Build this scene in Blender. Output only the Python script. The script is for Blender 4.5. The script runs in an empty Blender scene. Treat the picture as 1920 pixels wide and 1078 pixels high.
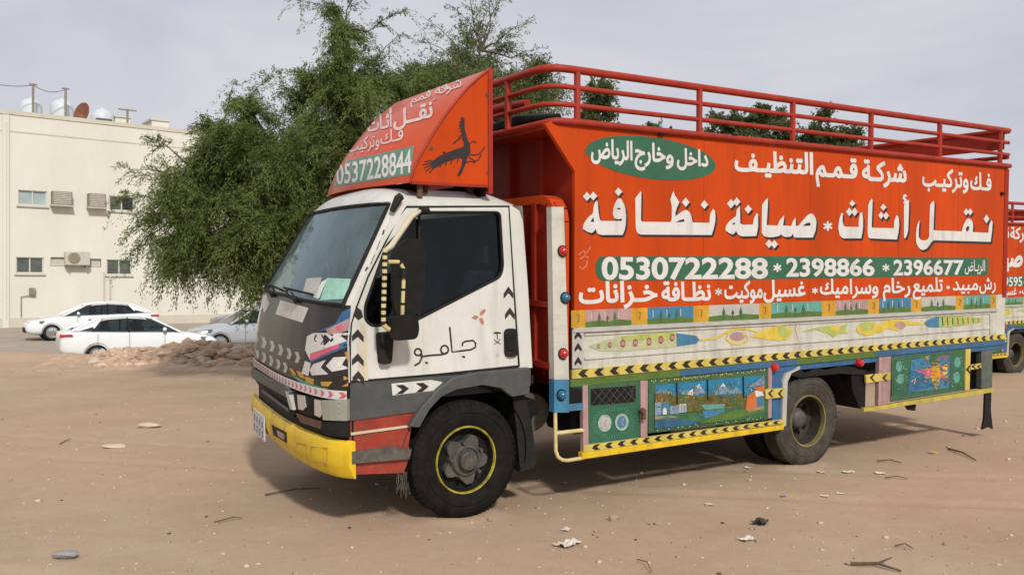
import bpy, bmesh, math, random
import numpy as np
from mathutils import Vector, Matrix, geometry
from mathutils.bvhtree import BVHTree

# ------------------------------------------------------------------ camera, world, sun
SC = bpy.context.scene
COL = SC.collection
F, HC, HZ = 1620.0, 1.516, 539.0          # focal length in photo pixels, eye height, horizon row
cam_d = bpy.data.cameras.new('camera')
cam_d.sensor_width = 36.0
cam_d.lens = F / 1920.0 * 36.0
cam_d.clip_start = 0.05
cam_d.clip_end = 3000.0
cam = bpy.data.objects.new('camera', cam_d)
cam.location = (0, 0, HC)
cam.rotation_euler = (math.radians(90), 0, 0)
COL.objects.link(cam)
SC.camera = cam

SUN_DIR = Vector((-0.27, 0.76, -0.62)).normalized()      # the way the light travels
sun_el = math.asin(-SUN_DIR.z)
sun_rot = math.atan2(-SUN_DIR.x, -SUN_DIR.y)
world = bpy.data.worlds.new('World')
SC.world = world
world.use_nodes = True
wn, wl = world.node_tree.nodes, world.node_tree.links
wn.clear()
w_out = wn.new('ShaderNodeOutputWorld')
w_bg = wn.new('ShaderNodeBackground')
w_sky = wn.new('ShaderNodeTexSky')
w_sky.sky_type = 'NISHITA'
w_sky.sun_disc = False
w_sky.sun_elevation = sun_el
w_sky.sun_rotation = sun_rot
w_sky.dust_density = 2.0
w_tc = wn.new('ShaderNodeTexCoord')
w_map = wn.new('ShaderNodeMapping')
w_map.inputs['Scale'].default_value = (1.0, 1.0, 3.2)
w_n = wn.new('ShaderNodeTexNoise')
w_n.inputs['Scale'].default_value = 2.1
w_n.inputs['Detail'].default_value = 7.0
w_n.inputs['Roughness'].default_value = 0.55
w_n.inputs['Distortion'].default_value = 0.7
w_r = wn.new('ShaderNodeValToRGB')                        # the thin cloud sheet: its own whiteness
w_r.color_ramp.elements[0].position = 0.30
w_r.color_ramp.elements[0].color = (5.7, 5.85, 6.6, 1)
w_r.color_ramp.elements[1].position = 0.72
w_r.color_ramp.elements[1].color = (7.7, 7.5, 7.75, 1)
w_mix = wn.new('ShaderNodeMix')
w_mix.data_type = 'RGBA'
w_mix.inputs[0].default_value = 0.88
wl.new(w_tc.outputs['Generated'], w_map.inputs['Vector'])
wl.new(w_map.outputs['Vector'], w_n.inputs['Vector'])
wl.new(w_n.outputs['Fac'], w_r.inputs['Fac'])
wl.new(w_sky.outputs['Color'], w_mix.inputs[6])
wl.new(w_r.outputs['Color'], w_mix.inputs[7])
wl.new(w_mix.outputs[2], w_bg.inputs['Color'])
w_bg.inputs['Strength'].default_value = 0.1
wl.new(w_bg.outputs['Background'], w_out.inputs['Surface'])

sun_d = bpy.data.lights.new('sun', 'SUN')
sun_d.energy = 3.1
sun_d.angle = math.radians(5.0)
sun_d.color = (1.0, 0.95, 0.88)
sun = bpy.data.objects.new('sun', sun_d)
sun.rotation_euler = SUN_DIR.to_track_quat('-Z', 'Y').to_euler()
COL.objects.link(sun)
vs = SC.view_settings
vs.view_transform = 'Standard'
vs.look = 'None'
vs.exposure = 0.0
vs.gamma = 1.0

random.seed(7)
RNG = np.random.default_rng(7)

# ------------------------------------------------------------------ materials
MATS = {}
def mat(name, col, rough=0.6, metal=0.0, var=0.12, scale=6.0, dust=0.0, bump=0.0, bscale=40.0, spec=0.5, col2=None, streak=1.0, coat=0.0, drip=0.0):
    """painted / worn surface: colour with blotches, a dusting of sand, fine bump"""
    if name in MATS: return MATS[name]
    m = bpy.data.materials.new(name)
    m.use_nodes = True
    nt = m.node_tree
    b = nt.nodes['Principled BSDF']
    b.inputs['Roughness'].default_value = rough
    b.inputs['Metallic'].default_value = metal
    b.inputs['Specular IOR Level'].default_value = spec
    b.inputs['Coat Weight'].default_value = coat
    tc = nt.nodes.new('ShaderNodeTexCoord')
    mp = nt.nodes.new('ShaderNodeMapping')
    mp.inputs['Scale'].default_value = (1, 1, 1 / streak)
    nt.links.new(tc.outputs['Object'], mp.inputs['Vector'])
    n = nt.nodes.new('ShaderNodeTexNoise')
    n.inputs['Scale'].default_value = scale
    n.inputs['Detail'].default_value = 6
    n.inputs['Roughness'].default_value = 0.6
    nt.links.new(mp.outputs['Vector'], n.inputs['Vector'])
    r = nt.nodes.new('ShaderNodeValToRGB')
    r.color_ramp.elements[0].position = 0.3
    r.color_ramp.elements[1].position = 0.7
    c2 = col2 or [min(1, c * (1 + var)) for c in col]
    r.color_ramp.elements[0].color = (*[c * (1 - var) for c in col], 1)
    r.color_ramp.elements[1].color = (*c2, 1)
    nt.links.new(n.outputs['Fac'], r.inputs['Fac'])
    last = r.outputs['Color']
    if dust > 0:
        n2 = nt.nodes.new('ShaderNodeTexNoise')
        n2.inputs['Scale'].default_value = scale * 2.3
        n2.inputs['Detail'].default_value = 8
        n2.inputs['Roughness'].default_value = 0.7
        nt.links.new(tc.outputs['Object'], n2.inputs['Vector'])
        mr = nt.nodes.new('ShaderNodeMapRange')
        mr.inputs['From Min'].default_value = 0.42
        mr.inputs['From Max'].default_value = 0.78
        mr.inputs['To Max'].default_value = dust
        mr.inputs['To Min'].default_value = dust * 0.12
        nt.links.new(n2.outputs['Fac'], mr.inputs['Value'])
        mx = nt.nodes.new('ShaderNodeMix')
        mx.data_type = 'RGBA'
        mx.inputs[7].default_value = (0.30, 0.225, 0.155, 1)
        nt.links.new(mr.outputs['Result'], mx.inputs[0])
        nt.links.new(last, mx.inputs[6])
        last = mx.outputs[2]
    if drip > 0:                            # runs of dirt down the sheet
        m3 = nt.nodes.new('ShaderNodeMapping'); m3.inputs['Scale'].default_value = (7, 7, 0.55)
        n4 = nt.nodes.new('ShaderNodeTexNoise'); n4.inputs['Scale'].default_value = 1.6; n4.inputs['Detail'].default_value = 7; n4.inputs['Roughness'].default_value = 0.65
        nt.links.new(tc.outputs['Object'], m3.inputs['Vector']); nt.links.new(m3.outputs['Vector'], n4.inputs['Vector'])
        r4 = nt.nodes.new('ShaderNodeMapRange'); r4.inputs['From Min'].default_value = 0.48; r4.inputs['From Max'].default_value = 0.75; r4.inputs['To Max'].default_value = drip
        nt.links.new(n4.outputs['Fac'], r4.inputs['Value'])
        x4 = nt.nodes.new('ShaderNodeMix'); x4.data_type = 'RGBA'; x4.inputs[7].default_value = (0.075, 0.040, 0.022, 1)
        nt.links.new(r4.outputs['Result'], x4.inputs[0]); nt.links.new(last, x4.inputs[6]); last = x4.outputs[2]
    nt.links.new(last, b.inputs['Base Color'])
    if bump > 0:
        n3 = nt.nodes.new('ShaderNodeTexNoise')
        n3.inputs['Scale'].default_value = bscale
        n3.inputs['Detail'].default_value = 4
        nt.links.new(tc.outputs['Object'], n3.inputs['Vector'])
        bp = nt.nodes.new('ShaderNodeBump')
        bp.inputs['Strength'].default_value = bump
        bp.inputs['Distance'].default_value = 0.02
        nt.links.new(n3.outputs['Fac'], bp.inputs['Height'])
        nt.links.new(bp.outputs['Normal'], b.inputs['Normal'])
    MATS[name] = m
    return m

def glass(name, tint, gloss=(0.9, 0.93, 0.95), rough=0.03, film=None, ior=1.5, film_fac=0.0):
    """see-through pane: tinted transparency under a mirror-like film, and an optional patchy diffuse film"""
    m = bpy.data.materials.new(name)
    m.use_nodes = True
    nt = m.node_tree
    nt.nodes.remove(nt.nodes['Principled BSDF'])
    out = nt.nodes['Material Output']
    tr = nt.nodes.new('ShaderNodeBsdfTransparent')
    tr.inputs['Color'].default_value = (*tint, 1)
    gl = nt.nodes.new('ShaderNodeBsdfGlossy')
    gl.inputs['Color'].default_value = (*gloss, 1)
    gl.inputs['Roughness'].default_value = rough
    fr = nt.nodes.new('ShaderNodeFresnel')
    fr.inputs['IOR'].default_value = ior
    mx = nt.nodes.new('ShaderNodeMixShader')
    nt.links.new(fr.outputs['Fac'], mx.inputs['Fac'])
    nt.links.new(tr.outputs['BSDF'], mx.inputs[1])
    nt.links.new(gl.outputs['BSDF'], mx.inputs[2])
    last = mx.outputs['Shader']
    if film_fac > 0:
        df = nt.nodes.new('ShaderNodeBsdfDiffuse')
        df.inputs['Color'].default_value = (*film, 1)
        tc = nt.nodes.new('ShaderNodeTexCoord')
        n = nt.nodes.new('ShaderNodeTexNoise')
        n.inputs['Scale'].default_value = 4.0
        n.inputs['Detail'].default_value = 6.0
        nt.links.new(tc.outputs['Object'], n.inputs['Vector'])
        mr = nt.nodes.new('ShaderNodeMapRange')
        mr.inputs['From Min'].default_value = 0.3
        mr.inputs['From Max'].default_value = 0.75
        mr.inputs['To Min'].default_value = film_fac * 0.45
        mr.inputs['To Max'].default_value = film_fac * 1.5
        nt.links.new(n.outputs['Fac'], mr.inputs['Value'])
        m2 = nt.nodes.new('ShaderNodeMixShader')
        nt.links.new(mr.outputs['Result'], m2.inputs['Fac'])
        nt.links.new(last, m2.inputs[1])
        nt.links.new(df.outputs['BSDF'], m2.inputs[2])
        last = m2.outputs['Shader']
    nt.links.new(last, out.inputs['Surface'])
    MATS[name] = m
    return m

ORANGE = mat('orange_paint', (0.505, 0.057, 0.006), 0.55, var=0.17, drip=0.28, spec=0.10, scale=1.6, dust=0.02, streak=3.0, bump=0.05, bscale=9)
DEFLP = mat('deflector_orange', (0.52, 0.062, 0.010), 0.38, var=0.15, scale=1.6, dust=0.06, coat=0.15, spec=0.3)
FADEW = mat('faded_letter', (0.60, 0.46, 0.44), 0.5, var=0.15, scale=9, dust=0.1)
DKRED = mat('dark_red_paint', (0.27, 0.018, 0.006), 0.55, var=0.2, scale=3, dust=0.06, spec=0.2)
RAILRED = mat('rail_red_paint', (0.31, 0.026, 0.012), 0.5, var=0.2, scale=7, dust=0.06, spec=0.25)
WHITE = mat('white_paint', (0.62, 0.625, 0.58), 0.35, drip=0.22, var=0.05, scale=3.5, dust=0.16, coat=0.15)
BOARD = mat('board_white', (0.54, 0.54, 0.475), 0.5, drip=0.45, var=0.12, scale=4, dust=0.25, spec=0.3, streak=0.3)
LETW = mat('letter_white', (0.64, 0.63, 0.61), 0.6, drip=0.25, spec=0.25, var=0.06, scale=9, dust=0.12)
LETK = mat('letter_black', (0.018, 0.013, 0.013), 0.5, var=0.2)
GREEN = mat('sign_green', (0.016, 0.115, 0.060), 0.5, drip=0.45, var=0.15, scale=4, dust=0.08)
YELLOW = mat('yellow_paint', (0.70, 0.47, 0.014), 0.42, drip=0.45, var=0.1, scale=5, dust=0.12, bump=0.05, spec=0.35)
LYEL = mat('strip_yellow', (0.58, 0.46, 0.09), 0.5, drip=0.45, var=0.12, scale=8, dust=0.2)
OCHRE = mat('ochre_paint', (0.55, 0.29, 0.015), 0.5, drip=0.45, var=0.15, scale=9, dust=0.1)
PINK = mat('pale_pink', (0.40, 0.25, 0.25), 0.55, drip=0.45, var=0.2, scale=9, dust=0.25)
HOTPINK = mat('hot_pink', (0.62, 0.10, 0.16), 0.5, var=0.15)
BLUE = mat('blue_paint', (0.015, 0.105, 0.24), 0.5, var=0.25, scale=6, dust=0.15)
SKYB = mat('sky_blue_paint', (0.035, 0.18, 0.31), 0.5, drip=0.4, var=0.2, scale=8, dust=0.1)
TEAL = mat('teal_paint', (0.09, 0.31, 0.25), 0.5, drip=0.3, var=0.15, scale=9, dust=0.12)
PALEGRAY = mat('pale_gray_paint', (0.42, 0.42, 0.38), 0.55, var=0.12, scale=9, dust=0.15)
DKGREEN = mat('dark_green_paint', (0.03, 0.11, 0.05), 0.55, var=0.3, scale=10, dust=0.1)
GRASSY = mat('grass_green_paint', (0.07, 0.14, 0.02), 0.55, var=0.25, scale=10, dust=0.1)
LEAFY = mat('leaf_green_paint', (0.36, 0.42, 0.10), 0.55, var=0.2, scale=10)
BROWNP = mat('brown_paint', (0.20, 0.09, 0.03), 0.55, var=0.2, scale=10)
SWIRL = mat('swirl_yellow', (0.62, 0.45, 0.05), 0.55, var=0.2, scale=10, dust=0.1)
MAROON = mat('maroon_paint', (0.30, 0.06, 0.05), 0.55, var=0.2, scale=10)
BAND = mat('band_gray', (0.065, 0.072, 0.073), 0.5, var=0.15, scale=5, spec=0.3, dust=0.15)
HOOD = mat('hood_black', (0.014, 0.014, 0.014), 0.38, var=0.3, scale=5, dust=0.05)
RUBBER = mat('rubber', (0.010, 0.010, 0.010), 0.75, var=0.25, scale=8, spec=0.25, dust=0.05, bump=0.15, bscale=60)
TYRE = mat('tyre_rubber', (0.007, 0.007, 0.007), 0.85, var=0.3, scale=7, spec=0.12, dust=0.05, bump=0.2, bscale=50)
OLDTYRE = mat('old_tyre_rubber', (0.040, 0.038, 0.034), 0.85, var=0.3, scale=7, spec=0.2, dust=0.22, bump=0.2, bscale=50)
BLACKM = mat('black_metal', (0.007, 0.007, 0.007), 0.65, var=0.3, spec=0.2, dust=0.03)
STEEL = mat('old_steel', (0.065, 0.065, 0.062), 0.6, metal=0.2, var=0.35, scale=9, dust=0.22)
RUSTY = mat('rusty_steel', (0.10, 0.045, 0.02), 0.8, var=0.4, scale=14, dust=0.2)
CHROME = mat('chrome', (0.7, 0.7, 0.7), 0.12, metal=1.0, var=0.03)
REFL = mat('lamp_reflector', (0.62, 0.63, 0.62), 0.15, metal=0.55, var=0.1, coat=0.8)
LENS = mat('cloudy_lens', (0.30, 0.31, 0.26), 0.18, var=0.1, scale=10, dust=0.2, coat=0.6)
REDL = mat('red_lens', (0.48, 0.010, 0.015), 0.15, var=0.1, coat=0.6)
BLUEL = mat('blue_lens', (0.02, 0.12, 0.22), 0.15, var=0.1, coat=0.6)
REDROCK = mat('step_red', (0.28, 0.025, 0.012), 0.5, var=0.25, scale=6, dust=0.22)
GRAYP = mat('step_gray', (0.06, 0.06, 0.057), 0.6, var=0.3, scale=12, dust=0.4)
INTER = mat('cab_interior', (0.03, 0.033, 0.038), 0.7, var=0.2)
SEAT = mat('seat_fabric', (0.09, 0.11, 0.15), 0.9, var=0.3)
DASH = mat('dashboard', (0.09, 0.095, 0.095), 0.7, var=0.2, dust=0.3)
PAPER = mat('paper', (0.62, 0.64, 0.58), 0.8, var=0.08)
GPAPER = mat('green_paper', (0.27, 0.50, 0.41), 0.7, var=0.15, scale=20)
PLATE = mat('plate_white', (0.50, 0.55, 0.60), 0.4, var=0.08, dust=0.2)
CREAMP = mat('cream_edge', (0.55, 0.50, 0.36), 0.5, var=0.1, dust=0.2)
WSGLASS = glass('windshield_glass', (0.45, 0.60, 0.62), gloss=(0.75, 0.9, 0.95), film=(0.26, 0.36, 0.38), film_fac=0.24, ior=2.0)  # teal film paints the sky's reflection into the pane as colour
DGLASS = glass('door_glass', (0.36, 0.42, 0.43), gloss=(0.55, 0.6, 0.62), film=(0.1, 0.12, 0.12), film_fac=0.02)
CARGLASS = glass('car_glass', (0.16, 0.20, 0.22))

# ------------------------------------------------------------------ mesh builder
class MB:
    def __init__(s): s.v, s.f, s.m = [], [], []
    def add(s, vs_, fs, mi=0):
        o = len(s.v)
        s.v.extend([tuple(p) for p in vs_])
        for f in fs:
            s.f.append(tuple(i + o for i in f)); s.m.append(mi)
    def box(s, a, b, mi=0):
        x0, y0, z0 = a; x1, y1, z1 = b
        vs_ = [(x0,y0,z0),(x1,y0,z0),(x1,y1,z0),(x0,y1,z0),(x0,y0,z1),(x1,y0,z1),(x1,y1,z1),(x0,y1,z1)]
        s.add(vs_, [(0,3,2,1),(4,5,6,7),(0,1,5,4),(1,2,6,5),(2,3,7,6),(3,0,4,7)], mi)
    def hexa(s, lo, hi, mi=0):
        """two quads (4 points each) joined"""
        s.add(list(lo) + list(hi), [(0,3,2,1),(4,5,6,7),(0,1,5,4),(1,2,6,5),(2,3,7,6),(3,0,4,7)], mi)
    def prism(s, pts, d, mi=0):
        """planar polygon (3-D points) pushed along vector d"""
        n = len(pts); d = Vector(d)
        a = [Vector(p) for p in pts]
        tris = geometry.tessellate_polygon([a])
        vs_ = a + [p + d for p in a]
        fs = [tuple(t) for t in tris] + [tuple(i + n for i in reversed(t)) for t in tris]
        fs += [(i, (i + 1) % n, (i + 1) % n + n, i + n) for i in range(n)]
        s.add(vs_, fs, mi)
    def tube(s, pts, r, mi=0, n=10, cap=True):
        P = [Vector(p) for p in pts]
        rr = r if isinstance(r, (list, tuple)) else [r] * len(P)
        rings = []
        up = None
        for i, p in enumerate(P):
            t = (P[min(i + 1, len(P) - 1)] - P[max(i - 1, 0)]).normalized()
            if up is None:
                up = t.orthogonal().normalized()
            up = (up - t * up.dot(t)).normalized()
            w = t.cross(up)
            rings.append([p + (up * math.cos(2*math.pi*k/n) + w * math.sin(2*math.pi*k/n)) * rr[i] for k in range(n)])
        vs_ = [q for ring in rings for q in ring]
        fs = []
        for i in range(len(P) - 1):
            for k in range(n):
                k2 = (k + 1) % n
                fs.append((i*n + k, i*n + k2, (i+1)*n + k2, (i+1)*n + k))
        if cap:
            fs.append(tuple(reversed(range(n))))
            fs.append(tuple((len(P)-1)*n + k for k in range(n)))
        s.add(vs_, fs, mi)
    def lathe(s, prof, c, axis='y', mi=0, n=40, a0=0.0, a1=2*math.pi):
        """prof: (radius, along-axis) pairs; c: centre"""
        full = abs(a1 - a0 - 2*math.pi) < 1e-6
        m = n if full else n + 1
        vs_ = []
        for k in range(m):
            a = a0 + (a1 - a0) * k / n
            ca, sa = math.cos(a), math.sin(a)
            for r, h in prof:
                if axis == 'y': vs_.append((c[0] + r*ca, c[1] + h, c[2] + r*sa))
                elif axis == 'z': vs_.append((c[0] + r*ca, c[1] + r*sa, c[2] + h))
                else: vs_.append((c[0] + h, c[1] + r*ca, c[2] + r*sa))
        L = len(prof); fs = []
        for k in range(n):
            k2 = (k + 1) % m
            for j in range(L - 1):
                fs.append((k*L + j, k2*L + j, k2*L + j + 1, k*L + j + 1))
        s.add(vs_, fs, mi)
    def grid(s, fn, nu, nv, mi=0, u0=0.0, u1=1.0, v0=0.0, v1=1.0):
        vs_ = [fn(u0 + (u1-u0)*i/nu, v0 + (v1-v0)*j/nv) for i in range(nu+1) for j in range(nv+1)]
        fs = [(i*(nv+1)+j, (i+1)*(nv+1)+j, (i+1)*(nv+1)+j+1, i*(nv+1)+j+1) for i in range(nu) for j in range(nv)]
        s.add(vs_, fs, mi)
    def build(s, name, mats, parent=None, smooth=False, sharp=40, bevel=0.0, normals=True):
        me = bpy.data.meshes.new(name)
        me.from_pydata(s.v, [], s.f)
        for m in (mats if isinstance(mats, (list, tuple)) else [mats]): me.materials.append(m)
        me.polygons.foreach_set('material_index', s.m)
        if normals:
            bm = bmesh.new(); bm.from_mesh(me)
            bmesh.ops.recalc_face_normals(bm, faces=bm.faces)
            bm.to_mesh(me); bm.free()
        if smooth:
            me.polygons.foreach_set('use_smooth', [True] * len(me.polygons))
            me.set_sharp_from_angle(angle=math.radians(sharp))
        me.update()
        o = bpy.data.objects.new(name, me)
        COL.objects.link(o)
        if parent: o.parent = parent
        if bevel > 0:
            b = o.modifiers.new('bevel', 'BEVEL')
            b.width = bevel; b.segments = 2; b.limit_method = 'ANGLE'; b.angle_limit = math.radians(35)
        return o

def thing(name, label, cat, loc=(0, 0, 0), rz=0.0, group=None):
    o = bpy.data.objects.new(name, None)
    o.empty_display_size = 0.2
    COL.objects.link(o)
    o.location = loc; o.rotation_euler = (0, 0, rz)
    return tag(o, label, cat, group)
def tag(o, label, cat, group=None):
    o['label'] = label; o['category'] = cat
    if group: o['group'] = group
    return o
def struct(o, kind='structure'):
    o['kind'] = kind
    return o

def at(px, py, D):
    """point that lies D metres in front of the camera, seen at photo pixel (px, py)"""
    return Vector(((px - 960) / F * D, D, HC - (py - HZ) / F * D))
def on_ground(px, py, z=0.0):
    D = (HC - z) * F / (py - HZ)
    return Vector(((px - 960) / F * D, D, z))

# ------------------------------------------------------------------ truck frame (x back along the truck, y across it, z up)
TM = Matrix(((0.8487, -0.5289, 0.0), (0.5286, 0.8481, -0.0364), (0.0193, 0.0309, 0.9993)))
TLOC = Vector((-0.3408, 5.6328, 0.0))
TMT = TM.transposed()
CAM_L = TMT @ (Vector((0, 0, HC)) - TLOC)
def ray_l(px, py):
    return (TMT @ Vector(((px - 960) / F, 1.0, -(py - HZ) / F))).normalized()
def P(px, py, y):
    d = ray_l(px, py)
    return CAM_L + d * ((y - CAM_L.y) / d.y)
def PX(px, py, x):
    d = ray_l(px, py)
    return CAM_L + d * ((x - CAM_L.x) / d.x)
def CS(px, py, off=0.0):
    """near cab side: plane leaning in towards the roof"""
    d = ray_l(px, py)
    # y - 0.08 z = 0.03 - 0.076 - off
    t = (-0.046 - off - (CAM_L.y - 0.08 * CAM_L.z)) / (d.y - 0.08 * d.z)
    return CAM_L + d * t

# ------------------------------------------------------------------ painting: flat polygons in photo pixels laid onto a real surface
class Paint:
    def __init__(s): s.it = []
    def poly(s, pts, m, layer=1, holes=()):
        loops = [[Vector((p[0], p[1], 0)) for p in pts]] + [[Vector((p[0], p[1], 0)) for p in h] for h in holes]
        tris = geometry.tessellate_polygon(loops)
        vs_ = [(p.x, p.y) for l in loops for p in l]
        s.it.append((vs_, [tuple(t) for t in tris], m, layer))
    def ell(s, c, a, b, m, layer=1, n=36):
        s.poly([(c[0] + a[0]*math.cos(t) + b[0]*math.sin(t), c[1] + a[1]*math.cos(t) + b[1]*math.sin(t)) for t in [2*math.pi*k/n for k in range(n)]], m, layer)
    def stroke(s, pts, w, m, layer=1):
        p = [Vector(q) for q in pts]; L, R = [], []
        for i in range(len(p)):
            t = (p[min(i+1, len(p)-1)] - p[max(i-1, 0)]).normalized()
            n = Vector((-t.y, t.x)); ww = (w[i] if isinstance(w, (list, tuple)) else w) * 0.5
            L.append(p[i] + n*ww); R.append(p[i] - n*ww)
        vs_ = [tuple(q) for q in L] + [tuple(q) for q in R]; k = len(p)
        s.it.append((vs_, [(i, i+1, k+i+1, k+i) for i in range(k-1)], m, layer))
    def text(s, txt, m, xl, yl, hl, xr, yr, hr, layer=2, bold=0.03, mode='alef', shadow=None):
        """xl,yl: left end of the baseline; hl: letter height there; same for the right end"""
        vs_, fs, isl = text_mesh(txt, bold)
        x0 = min(v[0] for v in vs_); x1 = max(v[0] for v in vs_)
        y0, y1 = (0.0, 0.714) if mode == 'alef' else (min(v[1] for v in vs_), max(v[1] for v in vs_))
        out = []
        for x, y in vs_:
            u = (x - x0) / (x1 - x0); v = (y - y0) / (y1 - y0)
            out.append((xl + u*(xr-xl), yl + u*(yr-yl) - v*(hl + u*(hr-hl))))
        lay = [layer + 0.12 * (i % 6) for i in isl]
        s.it.append((out, fs, m, lay))
        if shadow:
            s.it.append(([(a + shadow[0], b + shadow[1]) for a, b in out], fs, shadow[2], [l - 0.9 for l in lay]))
    def build(s, name, parent, proj, step=0.0015, maxlen=None):
        """proj(px, py, offset) -> local point"""
        v, f, mi, mats = [], [], [], []
        for vs_, fs, m, layer in s.it:
            if m not in mats: mats.append(m)
            if maxlen: vs_, fs, layer = refine(vs_, fs, layer, maxlen)
            o = len(v)
            for i, (a, b) in enumerate(vs_):
                v.append(tuple(proj(a, b, step * (layer[i] if isinstance(layer, list) else layer))))
            for q in fs:
                f.append(tuple(i + o for i in q)); mi.append(mats.index(m))
        me = bpy.data.meshes.new(name)
        me.from_pydata(v, [], f)
        for m in mats: me.materials.append(m)
        me.polygons.foreach_set('material_index', mi)
        me.update()
        o = bpy.data.objects.new(name, me); COL.objects.link(o)
        if parent: o.parent = parent
        return o

def refine(vs_, fs, layer, maxlen):
    v = [tuple(p) for p in vs_]
    lay = list(layer) if isinstance(layer, list) else [layer] * len(v)
    tri = []
    for q in fs:
        for k in range(1, len(q) - 1): tri.append((q[0], q[k], q[k+1]))
    cache = {}
    for _ in range(7):
        out = []; ch = False
        for t in tri:
            e = [(math.dist(v[t[k]], v[t[(k+1) % 3]]), k) for k in range(3)]
            L, k = max(e)
            if L > maxlen:
                a, b, c = t[k], t[(k+1) % 3], t[(k+2) % 3]
                key = (min(a, b), max(a, b))
                if key not in cache:
                    cache[key] = len(v)
                    v.append(((v[a][0]+v[b][0])/2, (v[a][1]+v[b][1])/2)); lay.append((lay[a]+lay[b])/2)
                md = cache[key]
                out += [(a, md, c), (md, b, c)]; ch = True
            else: out.append(t)
        tri = out
        if not ch: break
    return v, tri, lay

FORMS = {'ا':(0xFE8D,2),'أ':(0xFE83,2),'ب':(0xFE8F,4),'ت':(0xFE95,4),'ث':(0xFE99,4),'ج':(0xFE9D,4),'خ':(0xFEA5,4),'د':(0xFEA9,2),
         'ر':(0xFEAD,2),'ز':(0xFEAF,2),'س':(0xFEB1,4),'ش':(0xFEB5,4),'ص':(0xFEB9,4),'ض':(0xFEBD,4),'ظ':(0xFEC5,4),'ع':(0xFEC9,4),'غ':(0xFECD,4),
         'ف':(0xFED1,4),'ق':(0xFED5,4),'ك':(0xFED9,4),'ل':(0xFEDD,4),'م':(0xFEE1,4),'ن':(0xFEE5,4),'و':(0xFEED,2),'ي':(0xFEF1,4),'ة':(0xFE93,2)}
def shape(w):
    """letters joined by their contextual forms, in visual order"""
    out = []
    for i, ch in enumerate(w):
        if ch not in FORMS: out.append(ch); continue
        pv = w[i-1] if i else ' '; nx = w[i+1] if i + 1 < len(w) else ' '
        jp = pv == 'ـ' or FORMS.get(pv, (0, 0))[1] == 4
        jn = (nx == 'ـ' or nx in FORMS) and FORMS[ch][1] == 4
        out.append(chr(FORMS[ch][0] + {(0,0):0, (1,0):1, (0,1):2, (1,1):3}[(int(jp), int(jn))]))
    return ''.join(reversed(out))
_TX = {}
def area2(l): return sum(l[i-1][0]*l[i][1] - l[i][0]*l[i-1][1] for i in range(len(l))) / 2
def fatten(l, d):
    """push a contour outwards (holes run the other way round and so shrink)"""
    out = []; n = len(l)
    for i in range(n):
        a, b, c = Vector(l[i-1]), Vector(l[i]), Vector(l[(i+1) % n])
        e0 = (b - a).normalized(); e1 = (c - b).normalized()
        n0 = Vector((e0.y, -e0.x)); n1 = Vector((e1.y, -e1.x))
        m = n0 + n1
        if m.length < 0.3: m = n0
        m.normalize(); k = 1 / max(0.6, m.dot(n0))
        q = b + m * d * k; out.append((q.x, q.y))
    return out
def text_mesh(txt, bold):
    """letters as filled contours, every piece of a letter on its own"""
    key = (txt, bold)
    if key in _TX: return _TX[key]
    c = bpy.data.curves.new('lettering', 'FONT')
    c.body = shape(txt) if any(ch in FORMS for ch in txt) else txt
    c.resolution_u = 4; c.fill_mode = 'NONE'
    o = bpy.data.objects.new('lettering', c); COL.objects.link(o)
    me = o.evaluated_get(bpy.context.evaluated_depsgraph_get()).to_mesh()
    co = [(v.co.x, v.co.y) for v in me.vertices]
    nb = {}
    for e in me.edges:
        a, b = e.vertices; nb.setdefault(a, []).append(b); nb.setdefault(b, []).append(a)
    loops = []; seen = set()
    for e in me.edges:
        a, b = e.vertices
        if a in seen: continue
        l = [a]; seen.add(a); cur = b; prev = a
        while cur != a and cur not in seen:
            l.append(cur); seen.add(cur)
            nx = [q for q in nb[cur] if q != prev]
            if not nx: break
            prev, cur = cur, nx[0]
        pts = []
        for i in l:
            if not pts or math.dist(pts[-1], co[i]) > 1e-4: pts.append(co[i])
        if len(pts) > 2 and math.dist(pts[0], pts[-1]) < 1e-4: pts.pop()
        if len(pts) > 2: loops.append(pts)
    bpy.data.objects.remove(o); bpy.data.curves.remove(c)
    big = max(loops, key=lambda l: abs(area2(l)))
    sgn = 1 if area2(big) > 0 else -1
    loops = [l if sgn > 0 else l[::-1] for l in loops]
    ls = [q for q in ([fatten(l, bold) for l in loops]) if abs(area2(q)) > 2e-4]
    vin, ein = [], []
    for q in ls:
        o0 = len(vin); vin += [Vector(p) for p in q]; ein += [(o0 + k, o0 + (k + 1) % len(q)) for k in range(len(q))]
    vo, _, fo = geometry.delaunay_2d_cdt(vin, ein, [], 0, 1e-5)[:3]
    E0 = np.array([vin[a][:] for a, b in ein]); E1 = np.array([vin[b][:] for a, b in ein])
    vs_ = [(v.x, v.y) for v in vo]; fs = []
    for t in fo:                           # keep what the contours wind round
        cx = sum(vs_[k][0] for k in t) / 3; cy = sum(vs_[k][1] for k in t) / 3
        up = (E0[:, 1] <= cy) & (E1[:, 1] > cy); dn = (E0[:, 1] > cy) & (E1[:, 1] <= cy)
        side_ = (E1[:, 0]-E0[:, 0])*(cy-E0[:, 1]) - (cx-E0[:, 0])*(E1[:, 1]-E0[:, 1])
        if int((up & (side_ > 0)).sum()) - int((dn & (side_ < 0)).sum()) > 0: fs.append(tuple(t))
    isl = [0] * len(vs_)
    _TX[key] = (vs_, fs, isl)
    return _TX[key]
def zoom(x0, y0, k):
    return lambda pts: [(x0 + a*k, y0 + b*k) for a, b in pts]
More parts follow.
